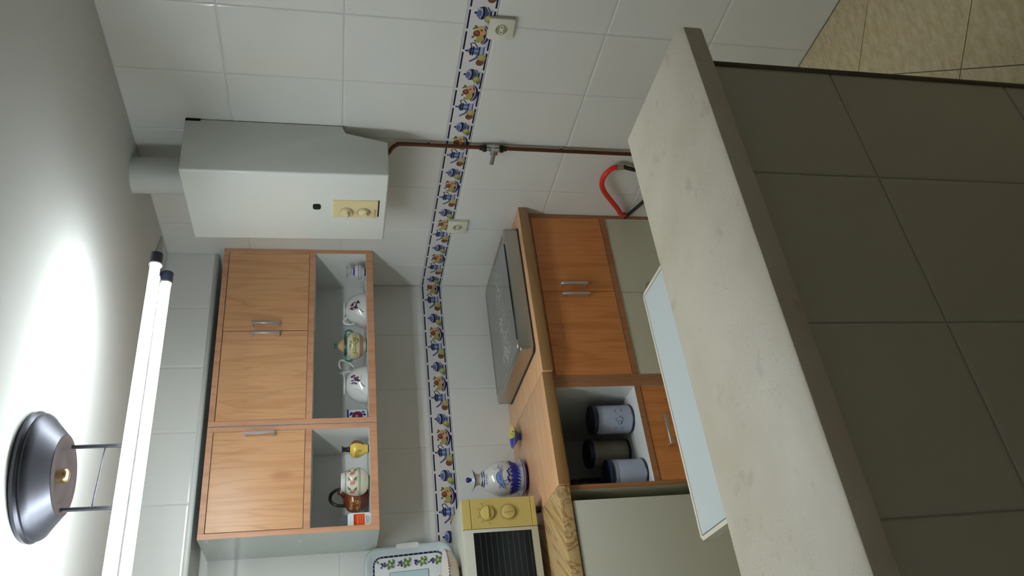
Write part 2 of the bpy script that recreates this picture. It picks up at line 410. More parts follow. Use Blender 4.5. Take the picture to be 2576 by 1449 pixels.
# printed border ------------------------------------------------------------
BL = .2614; BH = ZB1-ZB0
NAVY = lin(14, 20, 52); DK = lin(16, 20, 50); MB_ = lin(96, 112, 160); LB = lin(168, 176, 208); WH = (.72, .70, .71, 1); LAV = (.52, .53, .66, 1)
YG = lin(184, 180, 112); YO = lin(196, 168, 112); BR = lin(122, 72, 50); PE = lin(208, 160, 118); GR = lin(100, 112, 72); RM = lin(84, 30, 26)
def border_paint():
    P = Paint(); X = lambda f: f*BL; Z = lambda f: f*BH
    e = lambda x, z, rx, rz, c, rot=0, n=14: P.ell(X(x), Z(z), X(rx), Z(rz), c, rot, n)
    pl = lambda pts, c: P.poly([(X(a), Z(b)) for a, b in pts], c)
    ln = lambda pts, wd, c, sm=0: P.line([(X(a), Z(b)) for a, b in pts], wd*BH, c, sm)
    P.rect(-.05*BL, 1.2*BL, Z(.02), Z(.98), WH)
    for (a, b, t) in ((0.0, .33, .30), (.40, .78, .22), (.74, 1.0, .34)):
        P.rect(X(a), X(b), Z(.125), Z(t), LAV)
    for o in (-1, 0, 1):                       # dashes and chevrons
        for k in range(3):
            a, b = o+k/3+.022, o+(k+1)/3-.022
            P.rect(X(a), X(b), Z(.895), Z(.955), NAVY); P.rect(X(a), X(b), Z(.055), Z(.115), NAVY)
        ch = [(o+0, .13), (o+.10, .47), (o+.10, .53), (o+0, .87)]
        ln(ch, .035, (.80, .80, .82, 1)); ln([(x+.014, z) for x, z in ch], .008, LB); ln([(x-.014, z) for x, z in ch], .008, LB)
        ln([(o, .02), (o, .13)], .03, WH); ln([(o, .87), (o, .98)], .03, WH)
    ln([(-.05, .985), (1.2, .985)], .012, LB); ln([(-.05, .02), (1.2, .02)], .012, LB)
    for o in (0, 1):
        # coffee pot
        ln([(o+.41, .66), (o+.455, .70), (o+.47, .58), (o+.43, .50), (o+.41, .45)], .035, DK, 4)
        ln([(o+.27, .40), (o+.22, .46), (o+.165, .64)], .075, MB_, 3); ln([(o+.26, .36), (o+.21, .43), (o+.16, .65)], .018, DK, 3)
        pl([(o+.265, .20), (o+.415, .20), (o+.405, .40), (o+.39, .66), (o+.29, .66), (o+.275, .40)], MB_)
        pl([(o+.265, .20), (o+.415, .20), (o+.41, .34), (o+.27, .34)], LB)
        pl([(o+.33, .22), (o+.355, .22), (o+.35, .64), (o+.33, .64)], LB)
        for z, wz in ((.21, .03), (.37, .035), (.58, .05), (.65, .05)): ln([(o+.27, z), (o+.41, z)], wz, DK)
        pl([(o+.29, .67), (o+.39, .67), (o+.355, .78), (o+.325, .78)], MB_); ln([(o+.29, .69), (o+.39, .69)], .025, DK)
        e(o+.34, .82, .014, .045, DK)
        # fruit by the pot
        e(o+.155, .27, .058, .15, lin(120, 84, 58)); e(o+.17, .30, .03, .075, BR)
        e(o+.235, .24, .055, .155, lin(176, 158, 104)); e(o+.245, .27, .032, .09, YG)
        # bowl of fruit
        e(o+.725, .62, .03, .05, GR, .6, 8); e(o+.70, .67, .025, .04, GR, 2.2, 8); e(o+.565, .68, .02, .05, GR, .5, 8); e(o+.50, .55, .03, .04, GR, 1, 8)
        pl([(o+.45, .36)]+[(o+.60-.15*cos(pi*k/10), .36-.25*sin(pi*k/10)) for k in range(1, 10)]+[(o+.755, .40)], DK)
        pl([(o+.60-.10*cos(pi*k/8), .25-.10*sin(pi*k/8)) for k in range(9)], lin(60, 62, 110))
        e(o+.545, .42, .065, .13, lin(176, 160, 100)); e(o+.505, .50, .03, .07, lin(168, 160, 104), .8)
        e(o+.69, .45, .055, .135, YO); e(o+.625, .57, .052, .125, BR); e(o+.635, .58, .025, .06, lin(160, 92, 66))
        e(o+.64, .36, .045, .105, PE); e(o+.675, .42, .012, .04, RM)
        ln([(o+.45, .37), (o+.50, .27), (o+.60, .22), (o+.70, .26), (o+.757, .42)], .025, (.75, .73, .74, 1), 4)
        # tureen
        pl([(o+.90, .20), (o+.975, .20), (o+.955, .36), (o+.92, .36)], MB_); ln([(o+.90, .21), (o+.975, .21)], .04, DK)
        e(o+.94, .50, .098, .19, DK, 0, 18); e(o+.94, .60, .075, .12, LB, 0, 16); e(o+.93, .60, .055, .09, MB_, 0, 12)
        ln([(o+.85, .55), (o+.94, .49), (o+1.03, .55)], .02, LB, 4); ln([(o+.855, .45), (o+.94, .40), (o+1.025, .45)], .025, MB_, 4); ln([(o+.87, .39), (o+.94, .35), (o+1.01, .39)], .014, LB, 4)
        e(o+.94, .73, .016, .045, DK); ln([(o+1.03, .36), (o+1.0, .30), (o+.97, .27)], .03, DK, 3)
        e(o+.855, .27, .052, .145, lin(150, 152, 84)); e(o+.865, .30, .034, .09, YG)
        for q in ((o+.80, .22, .03, .035, .5), (o+.795, .16, .028, .03, -.5), (o+.825, .14, .02, .04, 1.2)): e(q[0], q[1], q[2], q[3], GR, q[4], 8)
    return P
BPAINT = border_paint()
_bm = {}
def border_tile(parent, side, s_left, f0, f1):
    """one border piece showing print fractions f0..f1; s_left = position of fraction 0"""
    k = (round(f0, 3), round(f1, 3))
    if k not in _bm:
        P = BPAINT.clip(f0*BL+.00005, f1*BL-.00005); cx = (f0+f1)/2*BL
        bm = P.mesh(lambda a, b, e: (a-cx, -e, b-BH/2), eps=6e-6, base=1.5e-4)
        bmesh.ops.recalc_face_normals(bm, faces=bm.faces)
        for f in bm.faces:
            if f.normal.y > 0: f.normal_flip()
        me = bpy.data.meshes.new('print'); bm.to_mesh(me); bm.free(); me.materials.append(PRINT); _bm[k] = me
    cx = s_left+(f0+f1)/2*BL if side == 'right' else s_left+(f0+f1)/2*BL
    me = tile_mesh((f1-f0)*BL, BH); z = (ZB0+ZB1)/2
    if side == 'back': t = link('border_tile', me, parent, (cx, 0, z))
    else: t = link('border_tile', me, parent, (0, -cx, z), (0, 0, -pi/2))
    link('print', _bm[k], t)
SB = -.1722
border_tile(wb, 'back', SB, .13, .1722/BL)
border_tile(wb, 'back', SB-BL, .13, 1.13)
for n in range(1, 7): border_tile(wb, 'back', SB-BL*(n+1), .13, 1.13)
SR = .0735
border_tile(wr, 'right', SR-BL, 1-SR/BL, 1.13)
for n in range(0, 9): border_tile(wr, 'right', SR+BL*n, .13, 1.13)

# soffit over the cupboards -------------------------------------------------
SY = -.248
so = struct('ceiling_soffit', box(new(), LX, .0022, SY+.0022, .0022, 2.181, CEIL), GROUT)
for k in range(9): put_tile(so, 'back', max(LX, -TW*(k+1)), -TW*k, 2.193, CEIL, SY)
struct('trim_1', tube(new(), [(LX, SY+.009, 2.186), (-.001, SY+.009, 2.186)], .0105, 10), ENAM)

# diagonal floor tiles ------------------------------------------------------
def clip_poly(q, fa, fb, fc):
    r = []
    for i in range(len(q)):
        a, b = q[i-1], q[i]; da, db = fa*a[0]+fb*a[1]+fc, fa*b[0]+fb*b[1]+fc
        if (da >= 0) != (db >= 0): t = da/(da-db); r.append((a[0]+t*(b[0]-a[0]), a[1]+t*(b[1]-a[1])))
        if db >= 0: r.append(b)
    return r
def build_floor():
    S_ = .4505; r2 = math.sqrt(2)
    for i in range(-12, 4):
        for j in range(-8, 16):
            u0 = -1.424+S_*i; v0 = 1.012+S_*j; g = .0016
            q = [((u+v)/r2, (u-v)/r2) for u, v in ((u0+g, v0+g), (u0+S_-g, v0+g), (u0+S_-g, v0+S_-g), (u0+g, v0+S_-g))]
            for pl in ((1, 0, 2.45), (-1, 0, -.001), (0, -1, -.001), (0, 1, 4.6)):
                q = clip_poly(q, *pl)
                if len(q) < 3: break
            if len(q) < 3: continue
            ar = abs(sum(q[k-1][0]*q[k][1]-q[k][0]*q[k-1][1] for k in range(len(q))))/2
            if ar < .002: continue
            bm = new(); z = random.uniform(-.0002, .0002)
            top = [bm.verts.new((a, b, z)) for a, b in q]; bot = [bm.verts.new((a, b, -.004)) for a, b in q]
            bm.faces.new(top)
            for k in range(len(q)): bm.faces.new((top[k-1], top[k], bot[k], bot[k-1]))
            part('floor_tile', bm, FLOORM, fl)
build_floor()

# bar wall and its stone top ------------------------------------------------
BWY = -2.38; BX = -1.07
bw = struct('wall_bar', box(new(), LX, BX, -2.13, BWY+.0022, 0, 1.029), mat('bar grout', (.36, .35, .28, 1), .85))  # grout darkened along with the bar tiles, shade kept in the colour
for k in range(8):
    s1 = -1.326-.287*(k-1) if k else BX; s0 = -1.326-.287*k
    s0 = max(s0, LX)
    if s1-s0 < .02: break
    for z0, z1 in ((0, H4), (H4, H3), (H3, 1.027)): put_tile(bw, 'back', s0, s1, z0, z1, BWY, TILED)
for k, (y0, y1) in enumerate(((2.131, 2.378),)):
    for z0, z1 in ((0, H4), (H4, H3), (H3, 1.027)):
        link('tile', tile_mesh(y1-y0, z1-z0, TILED), bw, (BX+.0025, -(y0+y1)/2, (z0+z1)/2), (0, 0, pi/2))
struct('trim_2', cyl(new(), (BX+.001, BWY+.001, 0), (BX+.001, BWY+.001, 1.028), .006, 10), mat('brown corner bead', (.10, .085, .055, 1), .4))
bt = new(); prism(bt, [(-.985, -2.088), (-.985, -2.385), (-1.007, -2.407), (LX+.002, -2.407), (LX+.002, -2.088)], 'Z', 1.030, 1.067, .0035, 2)
tag(part('bar_top', bt, STONE, smooth=30), 'cream limestone slab with dark pits on top of the tiled bar wall', 'bar top')

# ------------------------------------------------------------------ boiler and pipes
b0 = thing('water_heater', (0, -.885, 1.49), 'white enamelled gas water heater with beige control panel on the tiled wall', 'water heater')
BF = -.235
bm = new()
prof = [(-.001, 2.2), (BF-.006, 2.2), (BF, 1.49), (-.07, 1.49), (-.045, 1.65), (-.001, 1.65)]
prism(bm, prof, 'Y', -1.08, -.69, .007, 3)
part('body', bm, ENAM, b0, 35)
part('slot', prism(new(), rrect(-.012, .0, 2.148, 2.199, .003), 'Y', -1.0808, -1.06), HOLE, b0)
part('sight_window', prism(new(), rrect(-.911, -.879, 1.731, 1.760, .010), 'X', BF-.004, BF+.004), HOLE, b0)
part('control_panel', box(new(), BF-.0045, BF+.003, -.937, -.836, 1.522, 1.688, .0015, 1), BEIGE, b0)
part('panel_shadow_gap', box(new(), BF-.0015, BF+.003, -.938, -.842, 1.517, 1.524), BLACK, b0)  # black strip painted as the shade along the panel's lower edge
for z, a in ((1.636, .1), (1.573, .75)):
    y = -.872; bm = new(); x0 = BF-.004
    cyl(bm, (x0, y, z), (x0-.010, y, z), .021, 28, .020); cyl(bm, (x0-.010, y, z), (x0-.012, y, z), .020, 28, .018)
    g = new(); box(g, -.0045, .0045, -.017, .017, 0, .016, .002, 2)
    merge(bm, g, Matrix.Translation((x0-.010, y, z)) @ Matrix.Rotation(a, 4, 'X') @ Matrix.Rotation(-pi/2, 4, 'Y'))
    k = part('knob', bm, CREAMP, b0, 35)
P = Paint(); cy = .872
for z, cc in ((1.636, DK), (1.573, DK)):
    P.ring(cy-.0, z, .0235, .0012, cc, -1.2, 1.6)
P.ring(cy, 1.573, .0255, .0014, lin(190, 70, 50), 1.6, 3.9)
for k in range(6): a = .2+k*.5; P.line([(cy+.027*cos(a), 1.636+.027*sin(a)), (cy+.030*cos(a), 1.636+.030*sin(a))], .0006, lin(120, 100, 60))
addtext(P, 'Corberó', .845, 1.529, .0085, lin(120, 60, 40), .046, .3)
part('lettering', P.mesh(lambda a, b, e: (BF-.0045-e, -a, b)), PRINT, b0)
f0 = thing('flue_pipe', (-.115, -.895, 2.2), 'wide white exhaust duct rising from the water heater to the ceiling', 'duct')
part('duct', cyl(new(), (-.115, -.895, 2.2), (-.115, -.895, 2.3905), .066, 40), PVC, f0, 40)
part('flange', cyl(new(), (-.115, -.895, 2.2), (-.115, -.895, 2.214), .070, 40), PVC, f0, 40)
g0 = thing('gas_pipe', (-.02, -1.018, .25), 'brown copper gas pipe with a shut-off valve running down from the water heater', 'pipe')
part('pipe', tube(new(), [(-.02, -1.018, .2)]+spline([(-.02, -1.018, 1.06), (-.02, -1.018, 1.25), (-.02, -1.018, 1.425), (-.02, -1.012, 1.45), (-.022, -.995, 1.468), (-.026, -.975, 1.478), (-.032, -.965, 1.49)], 6), .0078, 12), COPPER, g0)
bm = new(); cyl(bm, (-.022, -1.018, 1.055), (-.022, -1.018, 1.105), .012, 12); tube(bm, [(-.022, -1.018, 1.08), (-.05, -1.018, 1.08)], .011, 12); 
box(bm, -.03, -.012, -1.03, -1.006, 1.07, 1.092, .003)
va = part('valve_body', bm, CHROME, g0, 40)
BLB = mat('blackened brass', (.05, .05, .035, 1), .4, metal=.8)
for z, zz in ((1.045, 1.033), (1.112, 1.124)):
    bm = new(); cyl(bm, (-.022, -1.018, z-.007), (-.022, -1.018, z+.007), .0155, 6); cyl(bm, (-.022, -1.018, zz-.008), (-.022, -1.018, zz+.008), .0105, 12)
    part('nut', bm, BLB, g0, 30)
bm = new(); box(bm, -.062, -.052, -1.042, -.965, 1.072, 1.088, .003); box(bm, -.064, -.05, -1.045, -1.02, 1.066, 1.096, .004)
part('valve_handle', bm, CHROME, g0, 40)
for z in (1.33, .8): part('pipe_clip', box(new(), -.012, -.001, -1.024, -1.012, z-.006, z+.006, .001), CHROME, g0)
rh = thing('gas_hose', (-.03, -.8, .42), 'bright red rubber hose looping from the base cupboard to a dark pipe', 'hose')
part('hose', tube(new(), spline([(-.02, -.625, .405), (-.03, -.64, .43), (-.04, -.69, .465), (-.045, -.757, .52), (-.045, -.815, .567), (-.045, -.865, .59), (-.04, -.91, .588), (-.032, -.94, .566), (-.028, -.948, .54)], 6), .011, 12), RED, rh)
part('connector', cyl(new(), (-.028, -.948, .548), (-.026, -.947, .52), .0135, 14), CHROME, rh, 40)
tag(part('supply_pipe', tube(new(), spline([(-.026, -.947, .517), (-.024, -.935, .48), (-.022, -.925, .42), (-.022, -.925, .12)], 5), .009, 12), RUBBER), 'short dark vertical pipe joined to the red hose', 'pipe')
tag(part('drain_pipe', tube(new(), [(-.022, -.605, .40), (-.022, -.70, .36), (-.022, -.86, .30), (-.022, -.9, .1)], .008, 12), RUBBER), 'dark slanting pipe below the red hose by the base cupboard', 'pipe')

# sockets -------------------------------------------------------------------
def socket(y, z, label):
    t = thing('wall_socket', (0, y, z), label, 'socket', 'white wall sockets')
    bm = new(); prism(bm, rrect(y-.0425, y+.0425, z-.0425, z+.0425, .006), 'X', -.014, -.0002, .002, 2); part('plate', bm, SOCK, t, 40)
    bm = new(); lathe(bm, (0, 0, 0), [(.0195, 0), (.0205, .0015), (.0215, 0)], 28)
    bmesh.ops.transform(bm, matrix=Matrix.Translation((-.014, y, z)) @ Matrix.Rotation(-pi/2, 4, 'Y'), verts=bm.verts); part('rim', bm, SOCK, t, 60)
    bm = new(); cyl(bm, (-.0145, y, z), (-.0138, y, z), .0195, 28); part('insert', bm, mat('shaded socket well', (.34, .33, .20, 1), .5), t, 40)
    bm = new(); prism(bm, rrect(y-.017, y+.017, z-.006, z+.006, .004), 'X', -.0152, -.0143, 0); part('pin_bridge', bm, SOCK, t)
    for s in (-1, 1): part('pin_hole', cyl(new(), (-.0156, y+s*.0095, z), (-.0150, y+s*.0095, z), .0026, 12), HOLE, t)
    for s in (-1, 1): part('earth_clip', box(new(), -.0165, -.0143, y-.003, y+.003, z+s*.0165-.002, z+s*.0165+.002), CHROME, t)
socket(-1.577, 1.145, 'cream wall socket to the right of the gas pipe, by the bar')
socket(-.494, 1.149, 'cream wall socket between the gas pipe and the room corner')

# ------------------------------------------------------------------ wall cupboards
def board(name, parent, x0, x1, y0, y1, z0, z1, m=WHITE, edge=None, bev=.0008):
    """a carcass board with wood banding on its front (-y) face"""
    bm = new(); box(bm, x0, x1, y0, y1, z0, z1, bev, 1)
    if edge:
        for f in bm.faces:
            if f.normal.y < -.9 or (f.calc_center_median().y < min(y0, y1)+.0012): f.material_index = 1
        bm.normal_update()
        for f in bm.faces: f.material_index = 1 if f.normal.y < -.5 else 0
    return part(name, bm, [m, edge] if edge else m, parent)
def bar_handle(parent, x, y, z0, z1, horiz=False, xw=None):
    bm = new()
    if horiz:
        box(bm, x, xw, y-.030, y-.018, z0, z1, .0015, 1); box(bm, x, x+.009, y-.02, y, z0, z1, .001, 1); box(bm, xw-.009, xw, y-.02, y, z0, z1, .001, 1)
    else:
        box(bm, x-.006, x+.006, y-.030, y-.018, z0, z1, .0015, 1); box(bm, x-.006, x+.006, y-.02, y, z0, z0+.009, .001, 1); box(bm, x-.006, x+.006, y-.02, y, z1-.009, z1, .001, 1)
    return part('handle', bm, ALU, parent, 40, label='brushed aluminium bar handle')
UF = -.29; UB = -.001
def wall_cupboard(x1, x0, label, splits, side):
    """x1 right, x0 left"""
    z0, z1, zs = 1.512, 2.150, 1.775
    t = thing('wall_cupboard', ((x0+x1)/2, UB, z0), label, 'cupboard', 'wall cupboards')
    T = .020
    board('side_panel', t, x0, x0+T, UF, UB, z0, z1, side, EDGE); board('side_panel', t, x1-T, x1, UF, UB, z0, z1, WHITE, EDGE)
    board('top_panel', t, x0+T, x1-T, UF, UB, z1-.022, z1, WHITE, EDGE)
    board('bottom_panel', t, x0+T, x1-T, UF, UB, z0, z0+.030, WHITE, EDGE)
    board('shelf_board', t, x0+T, x1-T, UF, UB, zs-.012, zs+.012, WHITE, EDGE)
    board('back_panel', t, x0+T, x1-T, UB-.008, UB, z0+.030, z1-.022, WHITE)
    ds = [x1-T]+splits+[x0+T]
    for i in range(len(ds)-1):
        a, b = ds[i+1]+.0016, ds[i]-.0016
        d = part('door', box(new(), a, b, UF-.001+.003*(i % 2), UF+.018, zs+.0135, z1-.0245, .001, 1), WOODU, t)
        if splits: hx = b-.0 if i else a; hx = (a+.022) if i == 0 else (b-.022)
        else: hx = b-.016
        bar_handle(d, hx, UF, 1.900, 2.016)
    return t, z0
c1, SZ = wall_cupboard(-.0005, -.838, 'wide two-door wall cupboard in the corner with an open crockery shelf', [-.4165], WHITE)
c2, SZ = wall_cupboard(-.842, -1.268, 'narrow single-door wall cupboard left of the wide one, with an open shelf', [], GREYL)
for y, z in ((-.26, 2.12), (-.07, 2.10), (-.2, 1.80), (-.25, 1.54), (-.05, 1.56), (-.15, 1.81)):
    part('screw_cap', cyl(new(), (-1.2682, y, z), (-1.2695, y, z), .0055, 12), ENAM, c2, 40)
SHZ = 1.542

# ------------------------------------------------------------------ base cupboards, worktops
LF = -.59
def base_front(t, x1, x0, label=None): pass
tb = thing('base_cupboard', (-.41, -.3, 0), 'wide base cupboard with two cherry doors over two grey doors, under the hob', 'cupboard')
T = .020
for a, b in ((-.8195, -.8005), (-.0205, -.0012)): board('side_panel', tb, a, b, LF, -.02, 0, .858, WHITE, EDGEL)
board('top_panel', tb, -.8005, -.0205, LF, -.02, .838, .858, WHITE, EDGEL)
board('middle_rail', tb, -.8005, -.0205, LF, -.02, .492, .518, WHITE, EDGEL)
board('bottom_panel', tb, -.8005, -.0205, LF, -.02, .08, .10, WHITE, EDGEL)
board('plinth', tb, -.8005, -.0205, LF+.05, LF+.065, 0, .08, EDGEL)
board('back_panel', tb, -.8005, -.0205, -.028, -.02, .1, .838, WHITE)
for a, b, hx in ((-.4085, -.0215, -.384), (-.7995, -.4105, -.435)):
    d = part('door', box(new(), a, b, LF-.001, LF+.018, .5195, .8365, .001, 1), WOODL, tb)
    bar_handle(d, hx, LF, .640, .758)
for a, b, hx in ((-.4085, -.0215, -.385), (-.7995, -.4105, -.434)):
    d = part('door', box(new(), a, b, LF+.004, LF+.022, .102, .4905, .001, 1), GREYD, tb, label='plain grey lower door')
    bm = new(); cyl(bm, (hx, LF+.004, .365), (hx, LF-.016, .365), .006, 12); cyl(bm, (hx, LF-.014, .365), (hx, LF-.024, .365), .013, 18, .011); part('knob', bm, CHROME, d, 40)
tc_ = thing('base_cupboard', (-1.04, -.3, 0), 'narrow base cupboard with an open canister shelf over cherry drawers', 'cupboard')
for a, b, m in ((-1.257, -1.239, GREYD), (-.8515, -.8205, WHITE)): board('side_panel', tc_, a, b, LF, -.02, 0, .858, m, EDGEL)
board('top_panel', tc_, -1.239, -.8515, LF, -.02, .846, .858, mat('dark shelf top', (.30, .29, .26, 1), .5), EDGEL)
board('shelf_board', tc_, -1.239, -.8515, LF, -.02, .500, .524, WHITE, EDGEL)
board('bottom_panel', tc_, -1.239, -.8515, LF, -.02, .08, .10, WHITE, EDGEL)
board('back_panel', tc_, -1.239, -.8515, -.028, -.02, .1, .846, WHITE)
board('plinth', tc_, -1.239, -.8515, LF+.05, LF+.065, 0, .08, EDGEL)
for z0, z1 in ((.312, .4975), (.104, .308)):
    d = part('drawer', box(new(), -1.2375, -.853, LF+.003, LF+.02, z0, z1, .001, 1), WOODL, tc_)
    bar_handle(d, -1.109, LF, z1-.070, z1-.058, True, -.985)
# worktops
def worktop(x0, x1, y0, m, me, label, zt=.9):
    bm = new(); box(bm, x0, x1, y0, -.001, .8585, zt, .003, 2)
    bm.normal_update()
    for f in bm.faces: f.material_index = 1 if f.normal.y < -.75 else 0
    tag(part('worktop', bm, [m, me], None, 40), label, 'worktop')
worktop(-.7985, -.0008, -.634, WTOP, WTOPE, 'beech-look worktop section carrying the steel hob cover in the corner')
worktop(-1.2445, -.8005, -.620, WTOP, WTOPE, 'beech-look worktop section holding the blue and white jug')
worktop(-2.4, -1.2465, -.612, OLIVE, OLIVE, 'worktop section covered in swirling olive wood film under the microwave', .902)
# fridge-like grey front under the olive worktop
fr = thing('under_counter_fridge', (-1.6, -.3, 0), 'plain greyish fridge standing under the olive wood worktop', 'fridge')
part('cabinet', box(new(), -1.90, -1.303, -.555, -.02, .0, .852, .004, 2), GREYD, fr, 40)
part('door', box(new(), -1.90, -1.300, -.605, -.558, .06, .852, .002, 2), mat('greyish fridge door', (.66, .65, .54, 1), .32), fr, 40)
part('plinth_grille', box(new(), -1.895, -1.305, -.58, -.556, .0, .055), BLACK, fr)
tag(part('base_cupboard', box(new(), -2.4, -1.91, -.59, -.02, 0, .858, .003), EDGEL), 'dark brown base unit at the far left end of the worktops', 'cupboard')

# hob cover -----------------------------------------------------------------
hb = thing('steel_hob', (-.385, -.33, .9), 'brushed steel hob closed by a lid with etched white ornament', 'hob')
bm = new(); prism(bm, rrect(-.684, -.078, -.585, -.072, .016), 'Z', .9065, .962, .0055, 3)
part('casing', bm, STEEL, hb, 50)
bm = new(); prism(bm, rrect(-.688, -.074, -.589, -.068, .018), 'Z', .9006, .9062, .0012, 1); part('base_lip', bm, mat('dark lip', (.05, .045, .04, 1), .4, metal=.5), hb, 50)
# raised frame and sunk lid
bm = new()
tube(bm, [(x, y, .962) for x, y in rrect(-.657, -.096, -.556, -.088, .020)], .0042, 8, closed=True); part('lid_frame', bm, STEEL, hb, 60)
bm = new(); prism(bm, rrect(-.651, -.102, -.550, -.094, .018), 'Z', .960, .9635, .001, 1); part('lid', bm, mat('smoked steel lid', (.34, .35, .33, 1), .14, metal=.9), hb, 40)
bm = new(); cyl(bm, (-.62, -.5585, .9635), (-.15, -.5585, .9635), .0035, 8); part('hinge_bar', bm, BLACK, hb)
P = Paint(); rnd = random.Random(3); Wt = (.62, .62, .60, 1)
def scroll(x, y, s, a, turns=1.3, wd=.0014):
    P.line([(x+s*(1-k/26)*cos(a+turns*2*pi*k/26), y+s*(1-k/26)*sin(a+turns*2*pi*k/26)) for k in range(24)], wd, Wt)
for cx_, cy_, n in ((-.56, -.36, 130), (-.42, -.33, 90), (-.27, -.35, 80), (-.19, -.33, 40)):
    for k in range(n):
        x, y = cx_+rnd.gauss(0, .035), cy_+rnd.gauss(0, .035); a = rnd.uniform(0, 6.3)
        l = rnd.uniform(.006, .018); P.line([(x, y), (x+l*.5*cos(a)+.002, y+l*.5*sin(a)), (x+l*cos(a+.5), y+l*sin(a+.5))], rnd.uniform(.0012, .0028), Wt)
for q in ((-.57, -.30, .03, 1), (-.50, -.44, .045, 3), (-.42, -.40, .05, 0), (-.30, -.30, .05, 2), (-.21, -.34, .035, 4), (-.61, -.40, .03, 5), (-.36, -.25, .04, 1)): scroll(*q)
P.line([(-.61, -.37), (-.54, -.32), (-.46, -.36), (-.38, -.30), (-.28, -.35), (-.18, -.31)], .002, Wt, 6)
P.line([(-.60, -.42), (-.5, -.38), (-.42, -.43), (-.33, -.41), (-.22, -.44)], .0014, Wt, 6)
part('etched_ornament', P.mesh(lambda a, b, e: (a, b, .9635+e), eps=4e-7), mat('etched frosting', (.80, .80, .77, 1), .6), hb)['kind'] = 'stuff'

# microwave -----------------------------------------------------------------
mw = thing('microwave', (-1.43, -.23, .902), 'small microwave oven with gold control panel and striped dark door', 'microwave')
MF = -.38; MZ0, MZ1 = .932, 1.216; MX1, MX0 = -1.201, -1.665
part('case', box(new(), MX0, MX1, MF+.022, -.085, MZ0, MZ1, .003, 2), MWW, mw, 40)
bm = new(); box(bm, MX1-.1145, MX1-.002, MF, MF+.022, MZ0+.020, MZ1-.034, .0008, 1); part('control_panel', bm, GOLD, mw)
part('control_panel', box(new(), MX1-.1145, MX1-.002, MF, MF+.022, MZ1-.0325, MZ1-.002, .0015, 1), GOLD, mw, label='gold strip above the dials')
part('control_panel', box(new(), MX1-.1145, MX1-.002, MF-.001, MF+.022, MZ0+.001, MZ0+.0185, .0015, 1), GOLD, mw, label='gold door release strip below the dials')
part('door_frame', box(new(), MX0+.001, MX1-.1165, MF-.003, MF+.021, MZ0+.002, MZ1-.004, .003, 2), MWW, mw, 40)
dg_ = part('door_glass', box(new(), MX0+.04, MX1-.130, MF-.0045, MF-.002, MZ0+.030, MZ1-.036), GLASSD, mw)
P = Paint()
for k in range(10):
    z = MZ0+.040+k*.0205; P.line([(MX0+.042, z), (MX1-.132, z)], .0011, lin(88, 96, 96))
addtext(P, 'COMBI', -1.462, MZ0+.0330, .0042, lin(70, 76, 78), .05)
part('stripe_print', P.mesh(lambda a, b, e: (a, MF-.0045-e, b)), PRINT, dg_)
KX = MX1-.058; KZ = (1.120, 1.040)
P = Paint(); dkg = lin(60, 48, 20)
for z in KZ: P.ring(KX, z, .0285, .0009, dkg, n=40)
for k in range(16):
    a = -.9+k*.30; P.line([(KX+.0325*cos(a), KZ[1]+.0325*sin(a)), (KX+.0355*cos(a), KZ[1]+.0355*sin(a))], .0007, dkg)
for k, a in enumerate((2.5, 3.3, 1.9, 1.2, .55)):
    x, z = KX+.040*cos(a), KZ[0]+.036*sin(a); P.ring(x, z, .0030, .0007, dkg, n=8); P.line([(x, z-.005), (x+.004, z+.001)], .0007, dkg)
part('dial_print', P.mesh(lambda a, b, e: (a, MF-e, b)), PRINT, mw)
for z, a in zip(KZ, (0.0, pi/2-.15)):
    bm = new(); cyl(bm, (KX, MF-.0002, z), (KX, MF-.010, z), .0265, 36, .0245); cyl(bm, (KX, MF-.010, z), (KX, MF-.0115, z), .0245, 36, .022)
    g = new(); box(g, -.022, .022, -.009, 0, -.0035, .0035, .0025, 2); merge(bm, g, Matrix.Translation((KX, MF-.010, z)) @ Matrix.Rotation(a, 4, 'Y'))
    part('dial', bm, GOLD, mw, 35)
for x in (MX0+.04, MX1-.04):
    for y in (MF+.05, -.12): part('foot', cyl(new(), (x, y, .9025), (x, y, MZ0+.001), .013, 16), BLACK, mw, 40)

# tray and bowl on the microwave -------------------------------------------
tr = thing('serving_tray', (-1.5, -.07, 1.2175), 'pale blue tray with grape vine border leaning on the wall above the microwave', 'tray')
TM = Matrix.Translation((0, -.095, 1.2175)) @ Matrix.Rotation(-.17, 4, 'X') @ Matrix.Translation((0, 0, 0))
TX0, TX1, TZ = -1.80, -1.272, .350
def traymesh():
    bm = new(); rings = []
    outs = [(0, 0, .006), (0, -.004, .006), (.006, -.010, .006), (.016, -.010, .006), (.030, .0, .006), (.034, .002, .006)]
    rings = []
    for ins, y, _ in outs:
        q = rrect(TX0+ins, TX1-ins, ins, TZ-ins, .055-ins*.6, 8); r = []
        for x, z in q:
            bulge = .0
            if x > TX1-.03 and ins < .02: bulge = .020*math.exp(-((z-.175)/.052)**4)
            r.append(bm.verts.new((x+bulge, y, z)))
        rings.append(r)
    for a, b in zip(rings, rings[1:]):
        for i in range(len(a)): j = (i+1) % len(a); bm.faces.new((a[i], a[j], b[j], b[i]))
    bm.faces.new(rings[-1])
    back = [bm.verts.new((v.co.x, .006, v.co.z)) for v in rings[0]]
    for i in range(len(back)): j = (i+1) % len(back); bm.faces.new((rings[0][i], rings[0][j], back[j], back[i]))
    bm.faces.new(back[::-1]); bmesh.ops.transform(bm, matrix=TM, verts=bm.verts); return bm
part('tray_body', traymesh(), TRAYB, tr, 50)
bm = new(); prism(bm, rrect(TX1-.016, TX1+.005, .132, .222, .010), 'Y', -.0112, -.009); bmesh.ops.transform(bm, matrix=TM, verts=bm.verts); part('handle_opening', bm, TILE, tr)
P = Paint(); pw = (.70, .73, .74, 1)
